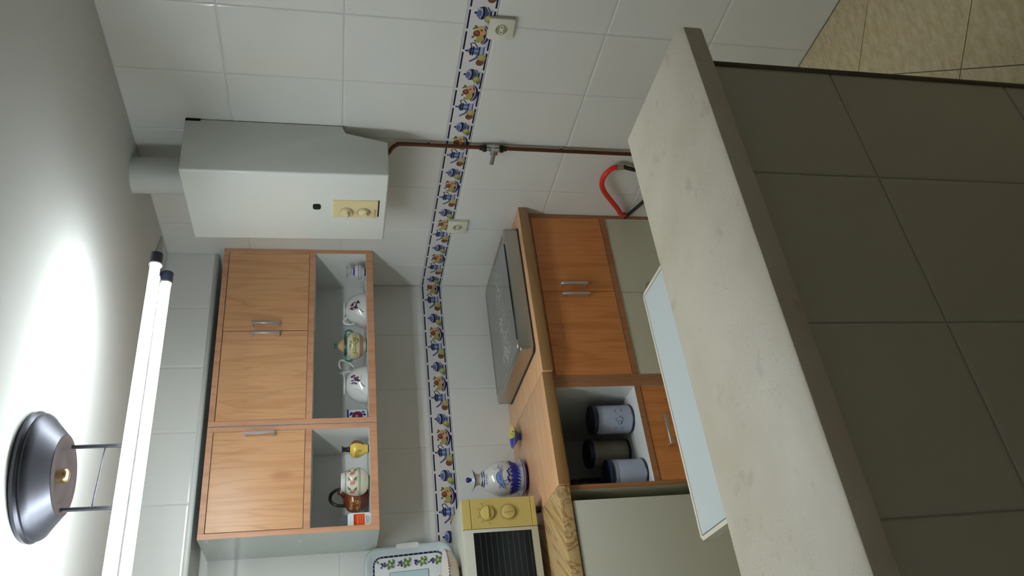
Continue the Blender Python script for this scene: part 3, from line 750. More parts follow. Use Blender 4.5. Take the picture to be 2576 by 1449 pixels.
P.poly(rrect(TX0+.032, TX1-.032, .032, TZ-.032, .034), pw)
ring = rrect(TX0+.038, TX1-.038, .038, TZ-.038, .030, 5)
P.line(ring+[ring[0]], .0075, NAVY)
nr = len(ring)
acc = []
for i in range(nr):
    (a, b), (c, d) = ring[i], ring[(i+1) % nr]; l = math.hypot(c-a, d-b); n = max(1, int(l/.018))
    for k in range(n): acc.append((a+(c-a)*(k+.5)/n, b+(d-b)*(k+.5)/n))
for x, z in acc: P.ell(x, z, .0042, .0018, lin(150, 150, 190), .7, 6)
P.rect(TX0+.10, TX1-.10, .10, TZ-.10, lin(176, 200, 206)); P.line([(TX0+.10, .10), (TX1-.10, .10), (TX1-.10, TZ-.10), (TX0+.10, TZ-.10), (TX0+.10, .10)], .0016, lin(80, 90, 90))
def vine(x, z, a):
    for k in range(9): P.ell(x+.006*rnd.uniform(-1.5, 1.5), z+.012+.006*rnd.uniform(-1.6, 1.6), .0036, .0036, lin(60, 50, 110), 0, 8)
    for k in range(5):
        t = a+k*1.26; P.ell(x+.009*cos(t), z-.014+.009*sin(t), .011, .0052, lin(96, 120, 78), t, 7)
    P.ell(x, z-.014, .006, .006, lin(170, 184, 120), 0, 8); P.ell(x+.014, z+.034, .008, .004, lin(110, 130, 88), .6, 7)
    P.line([(x-.012, z-.03), (x-.004, z-.034), (x+.006, z-.030)], .0012, lin(90, 110, 80))
for z in (.075, .135, .20, .262): vine(TX1-.070, z, z*20)
for x in (TX1-.15, TX1-.23, TX1-.31): vine(x, TZ-.070, x*11); vine(x, .070, x*7)
bm = P.mesh(lambda a, b, e: TM @ Vector((a, .0019-e, b))); part('vine_print', bm, PRINT, tr)
bw_ = thing('ceramic_bowl', (-1.452, -.205, 1.2165), 'beige ceramic bowl with blue striped rim on top of the microwave', 'bowl')
bc = (.66, .56, .46, 1); bc2 = (.74, .68, .62, 1)
bm = new(); lathe(bm, (-1.452, -.205, 1.2165), [(0, .006, bc), (.042, .006, bc), (.044, 0, bc), (.048, 0, bc), (.052, .006, bc), (.085, .013, bc), (.106, .030, bc), (.113, .050, bc), (.116, .053, bc2), (.113, .055, bc2), (.106, .048, bc2), (.09, .025, bc2), (.05, .013, bc2), (0, .011, bc2)], 48)
part('bowl_body', bm, GLAZE, bw_)
P = Paint()
for k in range(64):
    a = 2*pi*k/64; P.poly([(a, .0495), (a+.045, .0495), (a+.085, .054), (a+.04, .054)], NAVY)
for k in range(0, 64, 7): P.rect(2*pi*k/64+.1, 2*pi*k/64+.3, .044, .048, lin(220, 130, 130))
bm = P.mesh(lambda a, b, e: (-1.452+(.1145+e+(b-.0495)*.25)*cos(a), -.205+(.1145+e+(b-.0495)*.25)*sin(a), 1.2165+b), eps=0, base=.0009); part('rim_stripes', bm, PRINT, bw_)

# ------------------------------------------------------------------ painted pottery
def around(c, prof, flip=1):
    """map (s around in metres at mean radius, z) onto a lathe profile; s=0 faces the camera"""
    zs = [(p[1], p[0]) for p in prof]
    def rad(z):
        best = zs[-1][1]
        for (za, ra), (zb, rb) in zip(zs, zs[1:]):
            if min(za, zb) <= z <= max(za, zb) and abs(zb-za) > 1e-6: return ra+(rb-ra)*(z-za)/(zb-za)
        return best
    R0 = max(p[0] for p in prof); a0 = math.atan2(-3.2645-c[1], -2.1307-c[0])
    def f(s, z, e):
        a = a0+s/R0; r = rad(z)+e; return (c[0]+r*cos(a), c[1]+r*sin(a), c[2]+z)
    return f
PW = (.68, .70, .69, 1); CB = lin(40, 50, 170); CBD = lin(24, 30, 120); INK = lin(25, 28, 45)

# blue and white jug on the worktop
J = (-1.052, -.158, .9005)
jg = thing('painted_jug', J, 'white jug painted with a blue leaping animal, on a saucer beside the microwave', 'jug')
sau = [(0, .004, PW), (.045, .004, PW), (.050, .0, PW), (.058, .004, CB), (.072, .016, CB), (.078, .022, PW), (.080, .025, CB), (.077, .0255, CB), (.068, .018, PW), (.05, .010, PW), (0, .009, PW)]
bm = new(); lathe(bm, J, sau, 48); part('saucer', bm, GLAZE, jg)
body = [(.040, .010, PW), (.046, .014, CB), (.046, .020, PW), (.050, .030, PW), (.060, .050, PW), (.068, .072, PW), (.0715, .094, PW), (.0700, .115, PW), (.064, .136, PW), (.054, .156, PW), (.042, .170, PW), (.034, .178, PW), (.030, .182, CB), (.031, .186, PW), (.025, .190, INK), (.0235, .193, PW)]
bm = new(); lathe(bm, J, [(0, .010, PW)]+body, 56); part('jug_body', bm, GLAZE, jg)
def lobe(a, r, z):
    t = max(0, (z-.196)/.026); return r*(1+.22*t*cos(3*(a+1.0))), z+.005*t*cos(3*(a+1.0))
GW = (.50, .50, .49, 1)
bm = new(); lathe(bm, J, [(.0235, .193, GW), (.0215, .199, GW), (.0245, .208, GW), (.032, .217, GW), (.040, .223, CBD), (.0405, .226, PW), (.038, .226, PW), (.028, .216, PW), (.018, .205, PW), (0, .204, PW)], 48, lobe); part('spout_rim', bm, GLAZE, jg)
bm = new(); lathe(bm, J, [(0, .204, PW), (.012, .206, PW), (.013, .222, PW), (.007, .228, PW), (.0065, .232, CBD), (.0105, .237, CBD), (.0115, .243, CBD), (.009, .249, CBD), (0, .252, CBD)], 24); part('stopper', bm, GLAZE, jg)
P = Paint()
addtext(P, 'ALTURA', -.042, .1690, .0065, INK, .084)
for i in range(22):
    x = -.11+.01*i; P.poly([(x, .048), (x+.0102, .048), (x+.0102, .070), (x, .070)], CB)
for k in range(-6, 6):
    x = .018*k; P.poly([(x, .066), (x+.018, .066), (x+.016, .074), (x+.010, .079), (x+.004, .075)], CB); P.poly([(x, .050), (x+.017, .050), (x+.012, .042), (x+.003, .033), (x-.004, .031), (x, .040)], CB)
P.line([(-.11, .080), (-.05, .079), (.0, .082), (.05, .079), (.11, .081)], .0010, INK, 4)
sb = lin(120, 150, 205)
P.poly([(-.024, .116), (-.018, .126), (-.008, .134), (.008, .137), (.022, .132), (.028, .122), (.020, .116), (.006, .116), (-.006, .113), (-.016, .107), (-.024, .108)], sb)
P.line([(-.026, .114), (-.018, .127), (-.006, .135), (.010, .137), (.024, .131), (.029, .121)], .0026, CBD, 5)
P.poly([(-.006, .125), (.010, .128), (.020, .124), (.008, .119), (-.008, .118)], lin(80, 110, 185))
P.ell(-.031, .108, .0095, .0068, sb, .6, 12); P.ell(-.039, .1025, .0048, .0034, lin(170, 185, 215), .6, 9); P.ell(-.033, .110, .0012, .0012, INK, 0, 6)
P.line([(-.041, .100), (-.036, .106), (-.031, .115), (-.024, .117)], .0010, INK, 3)
P.poly([(-.031, .114), (-.040, .124), (-.036, .127), (-.028, .116)], lin(150, 168, 208)); P.line([(-.031, .114), (-.040, .125), (-.036, .127), (-.028, .116)], .0009, INK)
P.line([(-.027, .116), (-.028, .129), (-.024, .118)], .0011, INK)
for q in ([(-.014, .110), (-.024, .100), (-.020, .091), (-.026, .089)], [(-.006, .113), (-.010, .101), (-.004, .092), (-.010, .089)], [(.026, .124), (.037, .119), (.047, .127), (.052, .125)], [(.022, .119), (.034, .111), (.045, .113), (.050, .108)]): P.line(q, .0026, sb, 3); P.line([(x+.001, z+.001) for x, z in q], .0009, INK, 3)
for k in range(7): P.ell(.008+.008*k-.02, .085+.003*(k % 3), .0045, .0042, INK if k % 2 else CB, 0, 9)
for x, z, r in ((.052, .135, .010), (.062, .118, .008), (-.06, .125, .009), (-.066, .105, .010), (.046, .100, .007), (-.052, .094, .008), (.07, .096, .009)):
    P.ring(x, z, r, .0007, lin(80, 84, 90), .3, 4.6, 10)
    P.line([(x-r, z-r), (x, z-r*1.3), (x+r, z-r*.6)], .0007, lin(80, 84, 90), 3)
part('blue_painting', P.strips().mesh(around(J, body), eps=1.2e-5, base=5e-4), PRINT, jg)

# small footed dish
D = (-.868, -.158, .9005)
dd = thing('painted_dish', D, 'small footed dish painted yellow and blue on the worktop beside the jug', 'dish')
yc = (.74, .55, .12, 1); pk = (.78, .58, .40, 1)
bm = new(); lathe(bm, (0, 0, 0), [(0, .004, pk), (.014, .003, pk), (.017, 0, pk), (.020, .001, pk), (.017, .009, pk), (.030, .018, pk), (.052, .034, pk), (.055, .036, PW), (.052, .0365, yc), (.040, .028, yc), (.022, .016, yc), (0, .013, yc)], 40)
DM = Matrix.Translation(D) @ Matrix.Rotation(.14, 4, 'X')
DM = Matrix.Translation(D) @ Matrix.Translation((0, 0, .0))
cl = bm.loops.layers.float_color['Col']
for f in bm.faces:
    q = f.calc_center_median(); rq = math.hypot(q.x, q.y)
    if rq > .018 and q.z < .045 and f.normal.z <= .01:
        for l in f.loops: l[cl] = lin(70, 100, 180) if q.x < .006 else yc
bmesh.ops.transform(bm, matrix=DM, verts=bm.verts); part('dish_body', bm, GLAZE, dd)
P = Paint(); P.poly([(-.049, -.012), (-.038, -.034), (-.012, -.048), (.014, -.046), (.004, -.01), (.006, .02), (-.002, .048), (-.03, .040), (-.047, .014)], CB)
P.ell(-.002, 0, .010, .020, INK, .3); P.ell(.004, .006, .004, .010, PW, .3, 8); P.ell(.028, .02, .004, .004, INK, 0, 8); P.ell(.034, -.01, .004, .003, INK, 0, 8); P.ell(.018, .03, .012, .006, lin(170, 190, 60), .5, 10)
for k in range(5): P.line([(-.04+.008*k, -.03), (-.036+.008*k, .03)], .001, lin(130, 160, 220))
def dishmap(a, b, e):
    r = math.hypot(a, b); z = .013+max(0, r-.022)*.72 if r > .022 else .0145
    return DM @ Vector((a, b, z+.0022+e))
part('dish_painting', P.mesh(dishmap), PRINT, dd)

# shelf crockery
def sh(x, y): return (x, y, SHZ+.0005)
V1 = sh(-.080, -.235)
v = thing('bud_vase', V1, 'tiny white and blue bud vase at the right end of the crockery shelf', 'vase')
vp = [(.018, 0, CBD), (.019, .006, CBD), (.0165, .009, PW), (.030, .016, PW), (.0365, .026, PW), (.034, .038, PW), (.022, .048, PW), (.0125, .055, CB), (.012, .064, PW), (.017, .074, PW), (.025, .082, PW), (.026, .083, INK), (.023, .0835, PW), (.012, .07, PW)]
def wave(a, r, z): return (r*(1+.06*cos(4*a)*(z > .07)), z+(.003*cos(4*a) if z > .07 else 0))
bm = new(); lathe(bm, V1, [(0, 0, PW)]+vp, 32, wave); part('vase_body', bm, GLAZE, v)
P = Paint()
for k in range(-4, 5): P.ell(.013*k, .026, .0055, .007, CB if k % 3 else lin(120, 30, 40), 0, 9); P.ell(.013*k+.006, .033, .003, .003, CB, 0, 7)
for k in range(-2, 3): P.ell(.008*k, .062+.003*(k % 2), .0022, .003, CBD, 0, 7)
part('vase_painting', P.strips().mesh(around(V1, vp), base=4e-4, eps=3e-6), PRINT, v)

def cup(x, y, label, handle_ang, seed):
    c = sh(x, y)
    t = thing('breakfast_cup', c, label, 'cup', 'white cups stored upside down on the shelf')
    pr = [(.0790, 0, lin(110, 110, 100)), (.0800, .0025, PW), (.0795, .012, PW), (.076, .030, PW), (.068, .052, PW), (.056, .070, PW), (.042, .080, PW), (.030, .0855, PW), (.029, .088, PW), (.040, .0915, PW), (.042, .093, PW), (.042, .0965, PW), (.039, .098, PW)]
    bm = new(); lathe(bm, c, [(.074, .002, PW)]+pr+[(0, .0975, PW)], 48); part('cup_body', bm, GLAZE, t)
    a = handle_ang; h = spline([(c[0]+cos(a)*q, c[1]+sin(a)*q, c[2]+zz) for q, zz in ((.040, .080), (.052, .092), (.070, .095), (.083, .084), (.085, .066), (.078, .052), (.068, .050))], 5)
    bm = new(); tube(bm, h, .0058, 10); ha = part('cup_handle', bm, ENAM, t)
    P = Paint()
    for i in range(3, len(h)-6, 2): pass
    bm = new()
    for i in range(4, len(h)-4, 2):
        d = Vector((cos(a), sin(a), .2)).normalized(); bmesh.ops.create_icosphere(bm, subdivisions=1, radius=.0026, matrix=Matrix.Translation(h[i]+d*.0052))
    part('handle_dot', bm, NAVYP, ha, label='row of dark painted dots')['kind'] = 'stuff'
    P = Paint(); rr = random.Random(seed); gy = lin(90, 96, 96)
    P.line([(.012, .078), (.004, .060), (.010, .040), (.026, .028), (.044, .030)], .0011, gy, 5); P.line([(-.05, .01), (-.034, .024), (-.022, .040), (-.020, .056)], .0011, gy, 5)
    P.line([(-.006, .012), (.0, .022), (.010, .030)], .0032, gy, 3)
    for k in range(14):
        x_, z_ = .028+rr.uniform(-.022, .022), .050+rr.uniform(-.015, .017)
        P.ell(x_, z_, .0085, .0040, [lin(50, 50, 130), lin(150, 60, 50), INK, lin(60, 60, 110)][k % 4], rr.uniform(0, 3), 8)
    P.line([(.015, .048), (.03, .056), (.05, .050)], .0012, INK, 4)
    part('cup_painting', P.strips().mesh(around(c, pr), base=5e-4, eps=3e-6), PRINT, t)
cup(-.263, -.195, 'upturned white cup between the bud vase and the lidded sugar pot', math.radians(192), 1)
cup(-.629, -.195, 'upturned white cup between the round plate and the purple berry mug', math.radians(22), 2)

S = sh(-.452, -.215)
sp_ = thing('sugar_pot', S, 'cream lidded pot with green handles and a yellow AZUCAR ribbon', 'pot')
GN = lin(20, 70, 52); GN2 = lin(50, 120, 100); CRm = (.62, .56, .44, 1); OR = (.45, .24, .10, 1)
pp = [(.028, 0, GN), (.029, .006, GN2), (.026, .010, CRm), (.040, .017, CRm), (.050, .025, OR), (.055, .032, OR), (.0592, .044, CRm), (.060, .054, CRm), (.057, .068, CRm), (.049, .078, CRm), (.042, .083, CRm), (.042, .085, GN), (.044, .089, GN2), (.0455, .092, GN)]
bm = new(); lathe(bm, S, [(0, 0, GN)]+pp+[(.040, .092, GN)], 48); part('pot_body', bm, GLAZE, sp_)
lo = (.58, .36, .20, 1)
bm = new(); lathe(bm, S, [(.038, .0925, GN), (.047, .0925, GN), (.047, .0945, GN2), (.040, .0965, GN), (.034, .098, lo), (.026, .106, lo), (.016, .116, lo), (.009, .121, lo), (.0075, .124, GN2), (.010, .127, GN2), (.0115, .131, GN2), (.009, .136, GN), (0, .138, GN)], 36); part('lid', bm, GLAZE, sp_)
av = Vector((cos(math.atan2(-3.2645-S[1], -2.1307-S[0])+pi/2), sin(math.atan2(-3.2645-S[1], -2.1307-S[0])+pi/2), 0))
GNM = mat('green glaze', GN2, .12, coat=.6)
for sgn in (-1, 1):
    q = [Vector(S)+av*sgn*r+Vector((0, 0, z)) for r, z in ((.044, .088), (.056, .091), (.064, .084), (.066, .074), (.062, .064), (.057, .060))]
    part('handle', tube(new(), spline(q, 5), .0048, 10), GNM, sp_)
P = Paint(); yl = lin(205, 195, 80)
P.poly([(-.046, .052), (-.040, .047), (.050, .047), (.056, .052), (.056, .060), (-.040, .060)], yl)
P.poly([(-.052, .040), (-.030, .040), (-.034, .050), (-.052, .052), (-.047, .046)], lin(190, 185, 60))
P.line([(-.040, .0605), (.056, .0605)], .0008, INK); P.line([(-.040, .0465), (.056, .0465)], .0011, INK); P.line([(-.052, .040), (-.030, .040), (-.034, .047)], .0008, INK)
addtext(P, 'AZUCAR', -.036, .0485, .0095, INK, .076)
P.line([(-.02, .070), (-.005, .074), (.008, .067), (.022, .072)], .0022, lin(90, 120, 60), 4); P.ell(.0, .070, .007, .003, lin(110, 130, 60), .3, 8); P.ell(.018, .066, .005, .003, lin(150, 150, 60), -.4, 8)
P.line([(.01, .044), (.022, .036), (.034, .042)], .0018, lin(70, 90, 50), 4); P.ell(.026, .040, .006, .003, lin(120, 120, 70), .5, 8)
part('ribbon_painting', P.strips().mesh(around(S, pp), base=5e-4, eps=3e-6), PRINT, sp_)

# white plate on edge with its loop handle
pl_ = thing('handled_plate', sh(-.505, -.10), 'white plate with loop handle standing on edge between pot and cup', 'plate')
bm = new(); lathe(bm, (0, 0, 0), [(0, .006, PW), (.036, .006, PW), (.050, .012, PW), (.056, .014, PW), (.057, .011, PW), (.050, .004, PW), (.036, 0, PW), (0, 0, PW)], 40)
bmesh.ops.transform(bm, matrix=Matrix.Translation((-.512, -.095, SHZ+.0578)) @ Matrix.Rotation(-.35, 4, 'Z') @ Matrix.Rotation(-pi/2, 4, 'Y'), verts=bm.verts); part('plate_body', bm, GLAZE, pl_)
part('loop_handle', tube(new(), spline([(x+.036, y+.09, z) for x, y, z in [(-.545, -.20, SHZ+.108), (-.528, -.208, SHZ+.116), (-.508, -.21, SHZ+.108), (-.512, -.208, SHZ+.085), (-.528, -.205, SHZ+.062), (-.540, -.202, SHZ+.052)]], 5), .0045, 10), ENAM, pl_)

Mg = sh(-.775, -.185)
mg = thing('berry_mug', Mg, 'white mug with purple berry and blue sprigs left of the upturned cups', 'mug')
mp_ = [(.033, 0, PW), (.036, .003, INK), (.037, .006, PW), (.037, .040, PW), (.036, .078, PW), (.037, .082, CBD), (.037, .085, CBD)]
bm = new(); lathe(bm, Mg, [(0, 0, PW)]+mp_+[(.034, .085, PW), (.033, .01, PW), (0, .008, PW)], 36); part('mug_body', bm, GLAZE, mg)
P = Paint(); pu = lin(110, 30, 60)
P.ell(.008, .043, .022, .022, lin(125, 60, 85), 0, 20); P.ell(.008, .043, .020, .020, pu, 0, 20); P.ell(.008, .046, .006, .007, lin(170, 110, 130), 0, 8); P.ell(.0, .036, .008, .005, lin(150, 40, 50), .3, 8)
for x, z in ((.022, .066), (-.008, .068), (.026, .020), (-.012, .018), (.016, .070), (.014, .015)): P.ell(x, z, .007, .0045, CBD, rnd.uniform(0, 3), 8)
P.ell(-.016, .066, .008, .006, lin(130, 80, 30), .4, 8); P.ell(-.018, .022, .008, .006, lin(130, 80, 30), .4, 8)
part('mug_painting', P.strips().mesh(around(Mg, mp_), base=5e-4, eps=3e-6), PRINT, mg)

B = sh(-.922, -.215)
bo = thing('wine_flask', B, 'small yellow and brown ceramic flask with a black neck in the narrow cupboard', 'flask')
YL = lin(225, 195, 85); BN = lin(120, 62, 38); BK = lin(25, 25, 25)
bp_ = [(.0165, 0, BK), (.0175, .004, BK), (.0175, .008, YL), (.024, .020, YL), (.033, .034, YL), (.037, .048, YL), (.036, .058, YL), (.029, .067, YL), (.018, .074, YL), (.0115, .078, BK), (.0095, .082, BK), (.010, .090, BK), (.009, .096, BK), (.012, .101, BK), (.016, .105, BK), (.014, .106, BK)]
bm = new(); lathe(bm, B, [(0, 0, BK)]+bp_+[(.006, .10, BK)], 40)
cl = bm.loops.layers.float_color['Col']
for f in bm.faces:
    cc = f.calc_center_median(); 
    if cc.z-B[2] < .077 and (cc.x-B[0])*.75-(cc.y-B[1])*.1 > .010:
        for l in f.loops: l[cl] = BN
part('flask_body', bm, GLAZE, bo)
P = Paint(); P.line([(-.004, .028), (-.010, .034), (-.004, .040), (-.010, .048)], .0016, BK, 4)
for x in (-.02, -.026, -.032, -.014): P.line([(x, .030+.01*sin(x*900)), (x+.002, .046), (x-.003, .052)], .0016, BK, 3); P.ell(x, .054, .0016, .0016, BK, 0, 6)
part('flask_painting', P.strips().mesh(around(B, bp_), base=4e-4, eps=3e-6), PRINT, bo)

Cp = sh(-1.059, -.222)
cp = thing('flower_pot_jar', Cp, 'cream ceramic jar painted with pink flowers, in front of the brown jug', 'jar')
CRM = (.70, .67, .52, 1); G3 = lin(70, 110, 60)
cpp = [(.024, 0, G3), (.025, .005, G3), (.024, .007, CRM), (.040, .013, CRM), (.050, .026, CRM), (.0545, .042, CRM), (.0545, .058, CRM), (.050, .078, CRM), (.042, .093, CRM), (.037, .100, PW), (.036, .109, PW)]
bm = new(); lathe(bm, Cp, [(0, 0, G3)]+cpp+[(.033, .109, PW), (.032, .09, PW), (0, .085, lin(60, 60, 50))], 48); part('jar_body', bm, GLAZE, cp)
P = Paint(); pkc = lin(190, 120, 130)
for z in (.0385, .0435): P.line([(x*.01, z) for x in range(-9, 10)], .0014 if z < .04 else .0009, BK)
for z in (.0905, .0945): P.line([(x*.01, z) for x in range(-9, 10)], .0012, BK)
for k in (-1, 0, 1):
    x = .040*k-.004; P.ell(x, .067, .0085, .0095, pkc, 0, 12); P.ell(x-.004, .072, .005, .005, pkc, 0, 8); P.ell(x+.004, .061, .005, .005, lin(170, 90, 105), 0, 8); P.ell(x, .067, .0016, .0016, lin(110, 20, 40), 0, 6)
    for s_ in (-1, 1):
        P.ell(x+.020-.004, .067+s_*.011, .0095, .0032, G3, s_*.75, 9); P.ring(x+.011, .067+s_*.0155, .0030, .0009, BK, n=9); P.line([(x+.024, .067+s_*.013), (x+.029, .067+s_*.017)], .0008, G3)
for k in range(-8, 9): P.line([(.009*k, .101), (.009*k+.005, .1025)], .0010, lin(60, 66, 60))
part('flower_painting', P.strips().mesh(around(Cp, cpp), base=5e-4, eps=3e-6), PRINT, cp)

Bj = sh(-1.086, -.098)
bj = thing('brown_jug', Bj, 'dark brown glazed souvenir jug with loop handle and yellow script', 'jug')
B1 = lin(110, 44, 26); B2 = lin(140, 78, 30); B3 = lin(70, 34, 22)
bjp = [(.034, 0, BK), (.036, .004, B1), (.047, .018, B1), (.055, .034, B1), (.057, .046, B2), (.055, .066, B2), (.047, .080, B2), (.034, .090, B1), (.026, .095, B1)]
bm = new(); lathe(bm, Bj, [(0, 0, BK)]+bjp+[(.016, .099, B1), (0, .100, B1)], 48); part('jug_body', bm, GLAZE, bj)
DBR = mat('dark brown glaze', (.035, .022, .016, 1), .15, coat=.5); BRM = mat('red brown glaze', (.13, .035, .022, 1), .12, coat=.6)
part('spout', tube(new(), [(Bj[0]+.01, Bj[1]-.010, Bj[2]+.086), (Bj[0]+.018, Bj[1]-.030, Bj[2]+.104), (Bj[0]+.022, Bj[1]-.036, Bj[2]+.116)], .013, 14, rs=[.017, .014, .0125]), BRM, bj)
part('loop_handle', tube(new(), spline([(Bj[0]+.040, Bj[1]+.0, Bj[2]+.088), (Bj[0]+.042, Bj[1]+.0, Bj[2]+.118), (Bj[0]+.024, Bj[1], Bj[2]+.146), (Bj[0]-.004, Bj[1], Bj[2]+.148), (Bj[0]-.022, Bj[1], Bj[2]+.124), (Bj[0]-.026, Bj[1], Bj[2]+.088)], 6), .0068, 12), DBR, bj)
P = Paint(); ys = lin(225, 200, 140)
addtext(P, 'Recu', -.052, .064, .013, ys, .048, .35); addtext(P, 'de G', -.050, .040, .013, ys, .046, .35)
P.line([(-.055, .032), (-.03, .036), (-.01, .033)], .0012, ys, 4)
part('script', P.strips().mesh(around(Bj, bjp), base=6e-4, eps=3e-6), PRINT, bj)

pe = thing('pepper_box', sh(-1.211, -.222), 'white pepper shaker with an orange label and clear cap', 'spice jar')
px0, px1, py = -1.237, -1.187, -.240
part('jar_body', prism(new(), rrect(px0, px1, SHZ+.0005, SHZ+.082, .006), 'Y', py, py+.034, .002, 2), mat('white pepper plastic', (.74, .76, .74, 1), .3), pe, 40)
part('cap', prism(new(), rrect(px0+.004, px1-.004, SHZ+.0835, SHZ+.1055, .004), 'Y', py+.003, py+.031, .0015, 1), mat('dark clear cap', (.10, .12, .14, 1), .12), pe, 40)
part('collar', prism(new(), rrect(px0+.003, px1-.003, SHZ+.0815, SHZ+.085, .001), 'Y', py+.001, py+.033), ENAM, pe, 40)
P = Paint(); og = lin(225, 84, 36)
P.rect(px0+.003, px1-.004, SHZ+.022, SHZ+.063, og)
addtext(P, 'PEPPER', px0+.004, SHZ+.056, .0060, lin(90, 8, 4), .040); addtext(P, 'PEPPER', px0+.008, SHZ+.045, .0044, lin(255, 160, 130), .030)
for k in range(4): P.line([(px0+.008, SHZ+.040-.004*k), (px1-.010, SHZ+.040-.004*k)], .0008, lin(238, 120, 70))
addtext(P, 'Leader', px0+.008, SHZ+.0125, .0075, INK, .032, .4); P.line([(px0+.007, SHZ+.0085), (px1-.012, SHZ+.0085)], .0010, INK); P.line([(px0+.012, SHZ+.0055), (px1-.018, SHZ+.0055)], .0010, INK)
part('label_print', P.mesh(lambda a, b, e: (a, py-e, b)), PRINT, pe)

# canisters in the base cupboard shelf
def canister(x, y, r, h, m, label, pattern=0):
    c = (x, y, .5242)
    t = thing('canister', c, label, 'canister', 'round canisters on the open base shelf')
    bm = new(); lathe(bm, c, [(0, .003), (r-.002, .003), (r-.001, .006), (r-.001, h-.03), (r-.003, h-.026), (r-.003, h-.018), (0, h-.018)], 44); part('canister_body', bm, m, t, 50)
    bm = new(); lathe(bm, c, [(0, 0), (r, 0), (r+.001, .002), (r+.001, .008), (r-.001, .010), (0, .010)], 44); part('base_ring', bm, NAVYP, t, 40)
    bm = new(); lathe(bm, c, [(0, h-.018), (r, h-.018), (r+.002, h-.014), (r+.002, h-.003), (r, h), (r-.006, h), (r-.009, h-.003), (0, h-.003)], 44); part('lid', bm, NAVYP, t, 40)
    bm = new()
    for z in (h-.030, h-.024): tube(bm, [(x+(r)*cos(2*pi*k/40), y+(r)*sin(2*pi*k/40), c[2]+z) for k in range(40)], .0008, 6, closed=True)
    part('moulded_ring', bm, CANB, t)
    if pattern:
        P = Paint(); g = lin(70, 78, 110)
        for k in (-3, -2, -1, 0, 1, 2, 3):
            for z in (.045, .072): P.ring(.036*k, z, .007, .0016, g, .3, 2.8, 8)
        P.line([(.004, .050), (.012, .058), (.008, .066)], .0016, g, 3); P.ring(-.012, .062, .008, .0014, g, 0, 4, 10); P.ell(-.012, .056, .006, .003, g, 0, 8)
        part('canister_print', P.strips().mesh(around(c, [(r-.001, 0), (r-.001, h)]), base=4e-4, eps=3e-6), PRINT, t)['kind'] = 'stuff'
canister(-.944, -.478, .0575, .166, CANB, 'pale blue canister with circle print at the right of the open shelf', 1)
canister(-1.045, -.375, .055, .170, CANG, 'smoky beige canister behind the two pale blue ones')
canister(-1.178, -.500, .0575, .150, CANB, 'half empty pale blue canister at the left of the open shelf')
j0 = thing('dark_jar', (-1.15, -.30, .5242), 'tall dark jar at the back left of the open base shelf', 'jar')
bm = new(); lathe(bm, (-1.165, -.30, .5242), [(0, 0), (.044, 0), (.046, .004), (.046, .19), (.04, .205), (0, .205)], 32); part('jar_body', bm, mat('dark brown glass', (.03, .018, .012, 1), .2), j0, 50)
bm = new(); lathe(bm, (-1.165, -.30, .5242), [(0, .206), (.042, .206), (.042, .232), (0, .232)], 32); part('lid', bm, mat('brownish lid', (.06, .03, .02, 1), .4), j0, 40)

# ------------------------------------------------------------------ white table behind the bar
tt = thing('kitchen_table', (-1.282, -1.69, 0), 'white laminate kitchen table pushed against the back of the bar', 'table')
tx0, tx1, ty0, ty1, tz = -1.657, -.908, -2.045, -1.345, .76
bm = new(); prism(bm, rrect(tx0, tx1, ty0, ty1, .010), 'Z', tz-.030, tz, .004, 2); part('table_rim', bm, CREAMR, tt, 40)
part('table_top', prism(new(), rrect(tx0+.014, tx1-.014, ty0+.014, ty1-.014, .004), 'Z', tz-.001, tz+.0006), LAMI, tt)
bm = new(); q = rrect(tx0+.0125, tx1-.0125, ty0+.0125, ty1-.0125, .004, 2)
tube(bm, [(x, y, tz) for x, y in q], .0013, 6, closed=True); part('inlay_line', bm, mat('grey inlay', (.18, .18, .15, 1), .5), tt)
part('apron', box(new(), tx0+.045, tx1-.045, ty0+.045, ty1-.045, tz-.105, tz-.031, .003), APRON, tt)
for x in (tx0+.05, tx1-.05):
    for y in (ty0+.05, ty1-.05): part('leg', box(new(), x-.019, x+.019, y-.019, y+.019, 0, tz-.031, .003), APRON, tt)

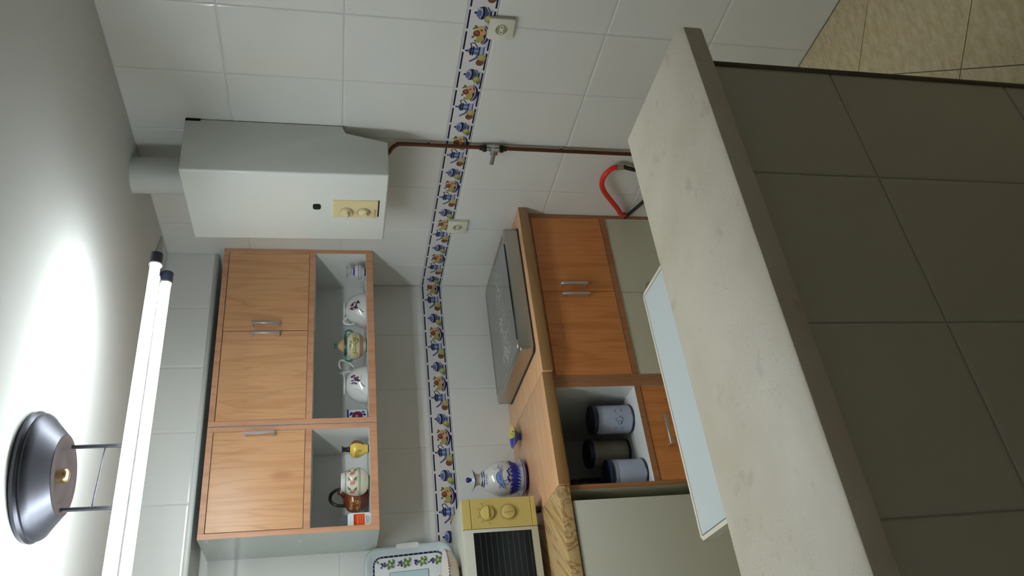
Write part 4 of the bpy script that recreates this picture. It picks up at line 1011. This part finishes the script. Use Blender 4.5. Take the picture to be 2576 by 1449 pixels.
# ------------------------------------------------------------------ ceiling lamp with two tubes
LCX, LCY = -1.366, -1.238
lm = thing('ceiling_lamp', (LCX, LCY, CEIL), 'black round ceiling lamp carrying two long bright fluorescent tubes', 'lamp')
def cl_(z): return CEIL+z
bm = new(); lathe(bm, (LCX, LCY, CEIL), [(0, -.0005), (.150, -.0005), (.156, -.004), (.157, -.012), (.153, -.017), (.150, -.019), (.152, -.024), (.148, -.031), (.138, -.038), (.102, -.068), (.098, -.071)], 64); part('ceiling_rose', bm, GUN, lm, 45)
bm = new(); lathe(bm, (LCX, LCY, CEIL), [(.099, -.071), (.096, -.072), (.072, -.070), (.066, -.060), (.05, -.056), (0, -.056)], 48); part('inner_cup', bm, BRONZE, lm, 60)
bm = new(); lathe(bm, (LCX, LCY, CEIL), [(0, -.082), (.010, -.082), (.016, -.078), (.018, -.072), (.018, -.056)], 24); part('nut', bm, BRASS, lm, 60)
TZ1, TY1 = 2.183, -1.250; TZ2, TY2 = 2.170, -1.152
for x in (-1.286, -1.446):
    part('rod', cyl(new(), (x, -1.22, CEIL-.055), (x, -1.22, 2.19), .0052, 14), GUN, lm, 60)
part('cross_wire', cyl(new(), (-1.288, -1.22, 2.243), (-1.440, -1.22, 2.251), .0018, 8), GUN, lm)
part('spine', box(new(), -1.965, -.77, -1.226, -1.174, 2.171, 2.203, .004), ENAM, lm, 40)  # spine made white and set between the tubes to stand for their glare
TXL, TXR = -1.985, -.748
for y, z in ((TY1, TZ1), (TY2, TZ2)):
    tb_ = part('fluorescent_tube', cyl(new(), (TXL, y, z), (TXR, y, z), .0135, 24), TUBE, lm, 60)
    for xa, xb in ((TXR-.002, TXR+.034), (TXL+.002, TXL-.034)):
        part('tube_cap', cyl(new(), (xa, y, z), (xb, y, z), .0175, 24), mat('navy black cap', (.018, .024, .045, 1), .35), lm, 40)
        part('cap_ring', cyl(new(), (xa-.003 if xb > xa else xa+.003, y, z), (xa+.002, y, z), .0185, 24), CHROME, lm, 40)
for sx, x in ((1, TXR), (-1, TXL)):
    bm = new(); prism(bm, [(x+sx*.010, -1.252), (x+sx*.034, -1.252), (x+sx*.135, -1.204), (x+sx*.13, -1.196), (x+sx*.030, -1.150), (x+sx*.005, -1.150)], 'Z', 2.186, 2.192, .001, 1); part('end_bracket', bm, mat('grey bracket', (.30, .31, .31, 1), .4, metal=.6), lm, 40)
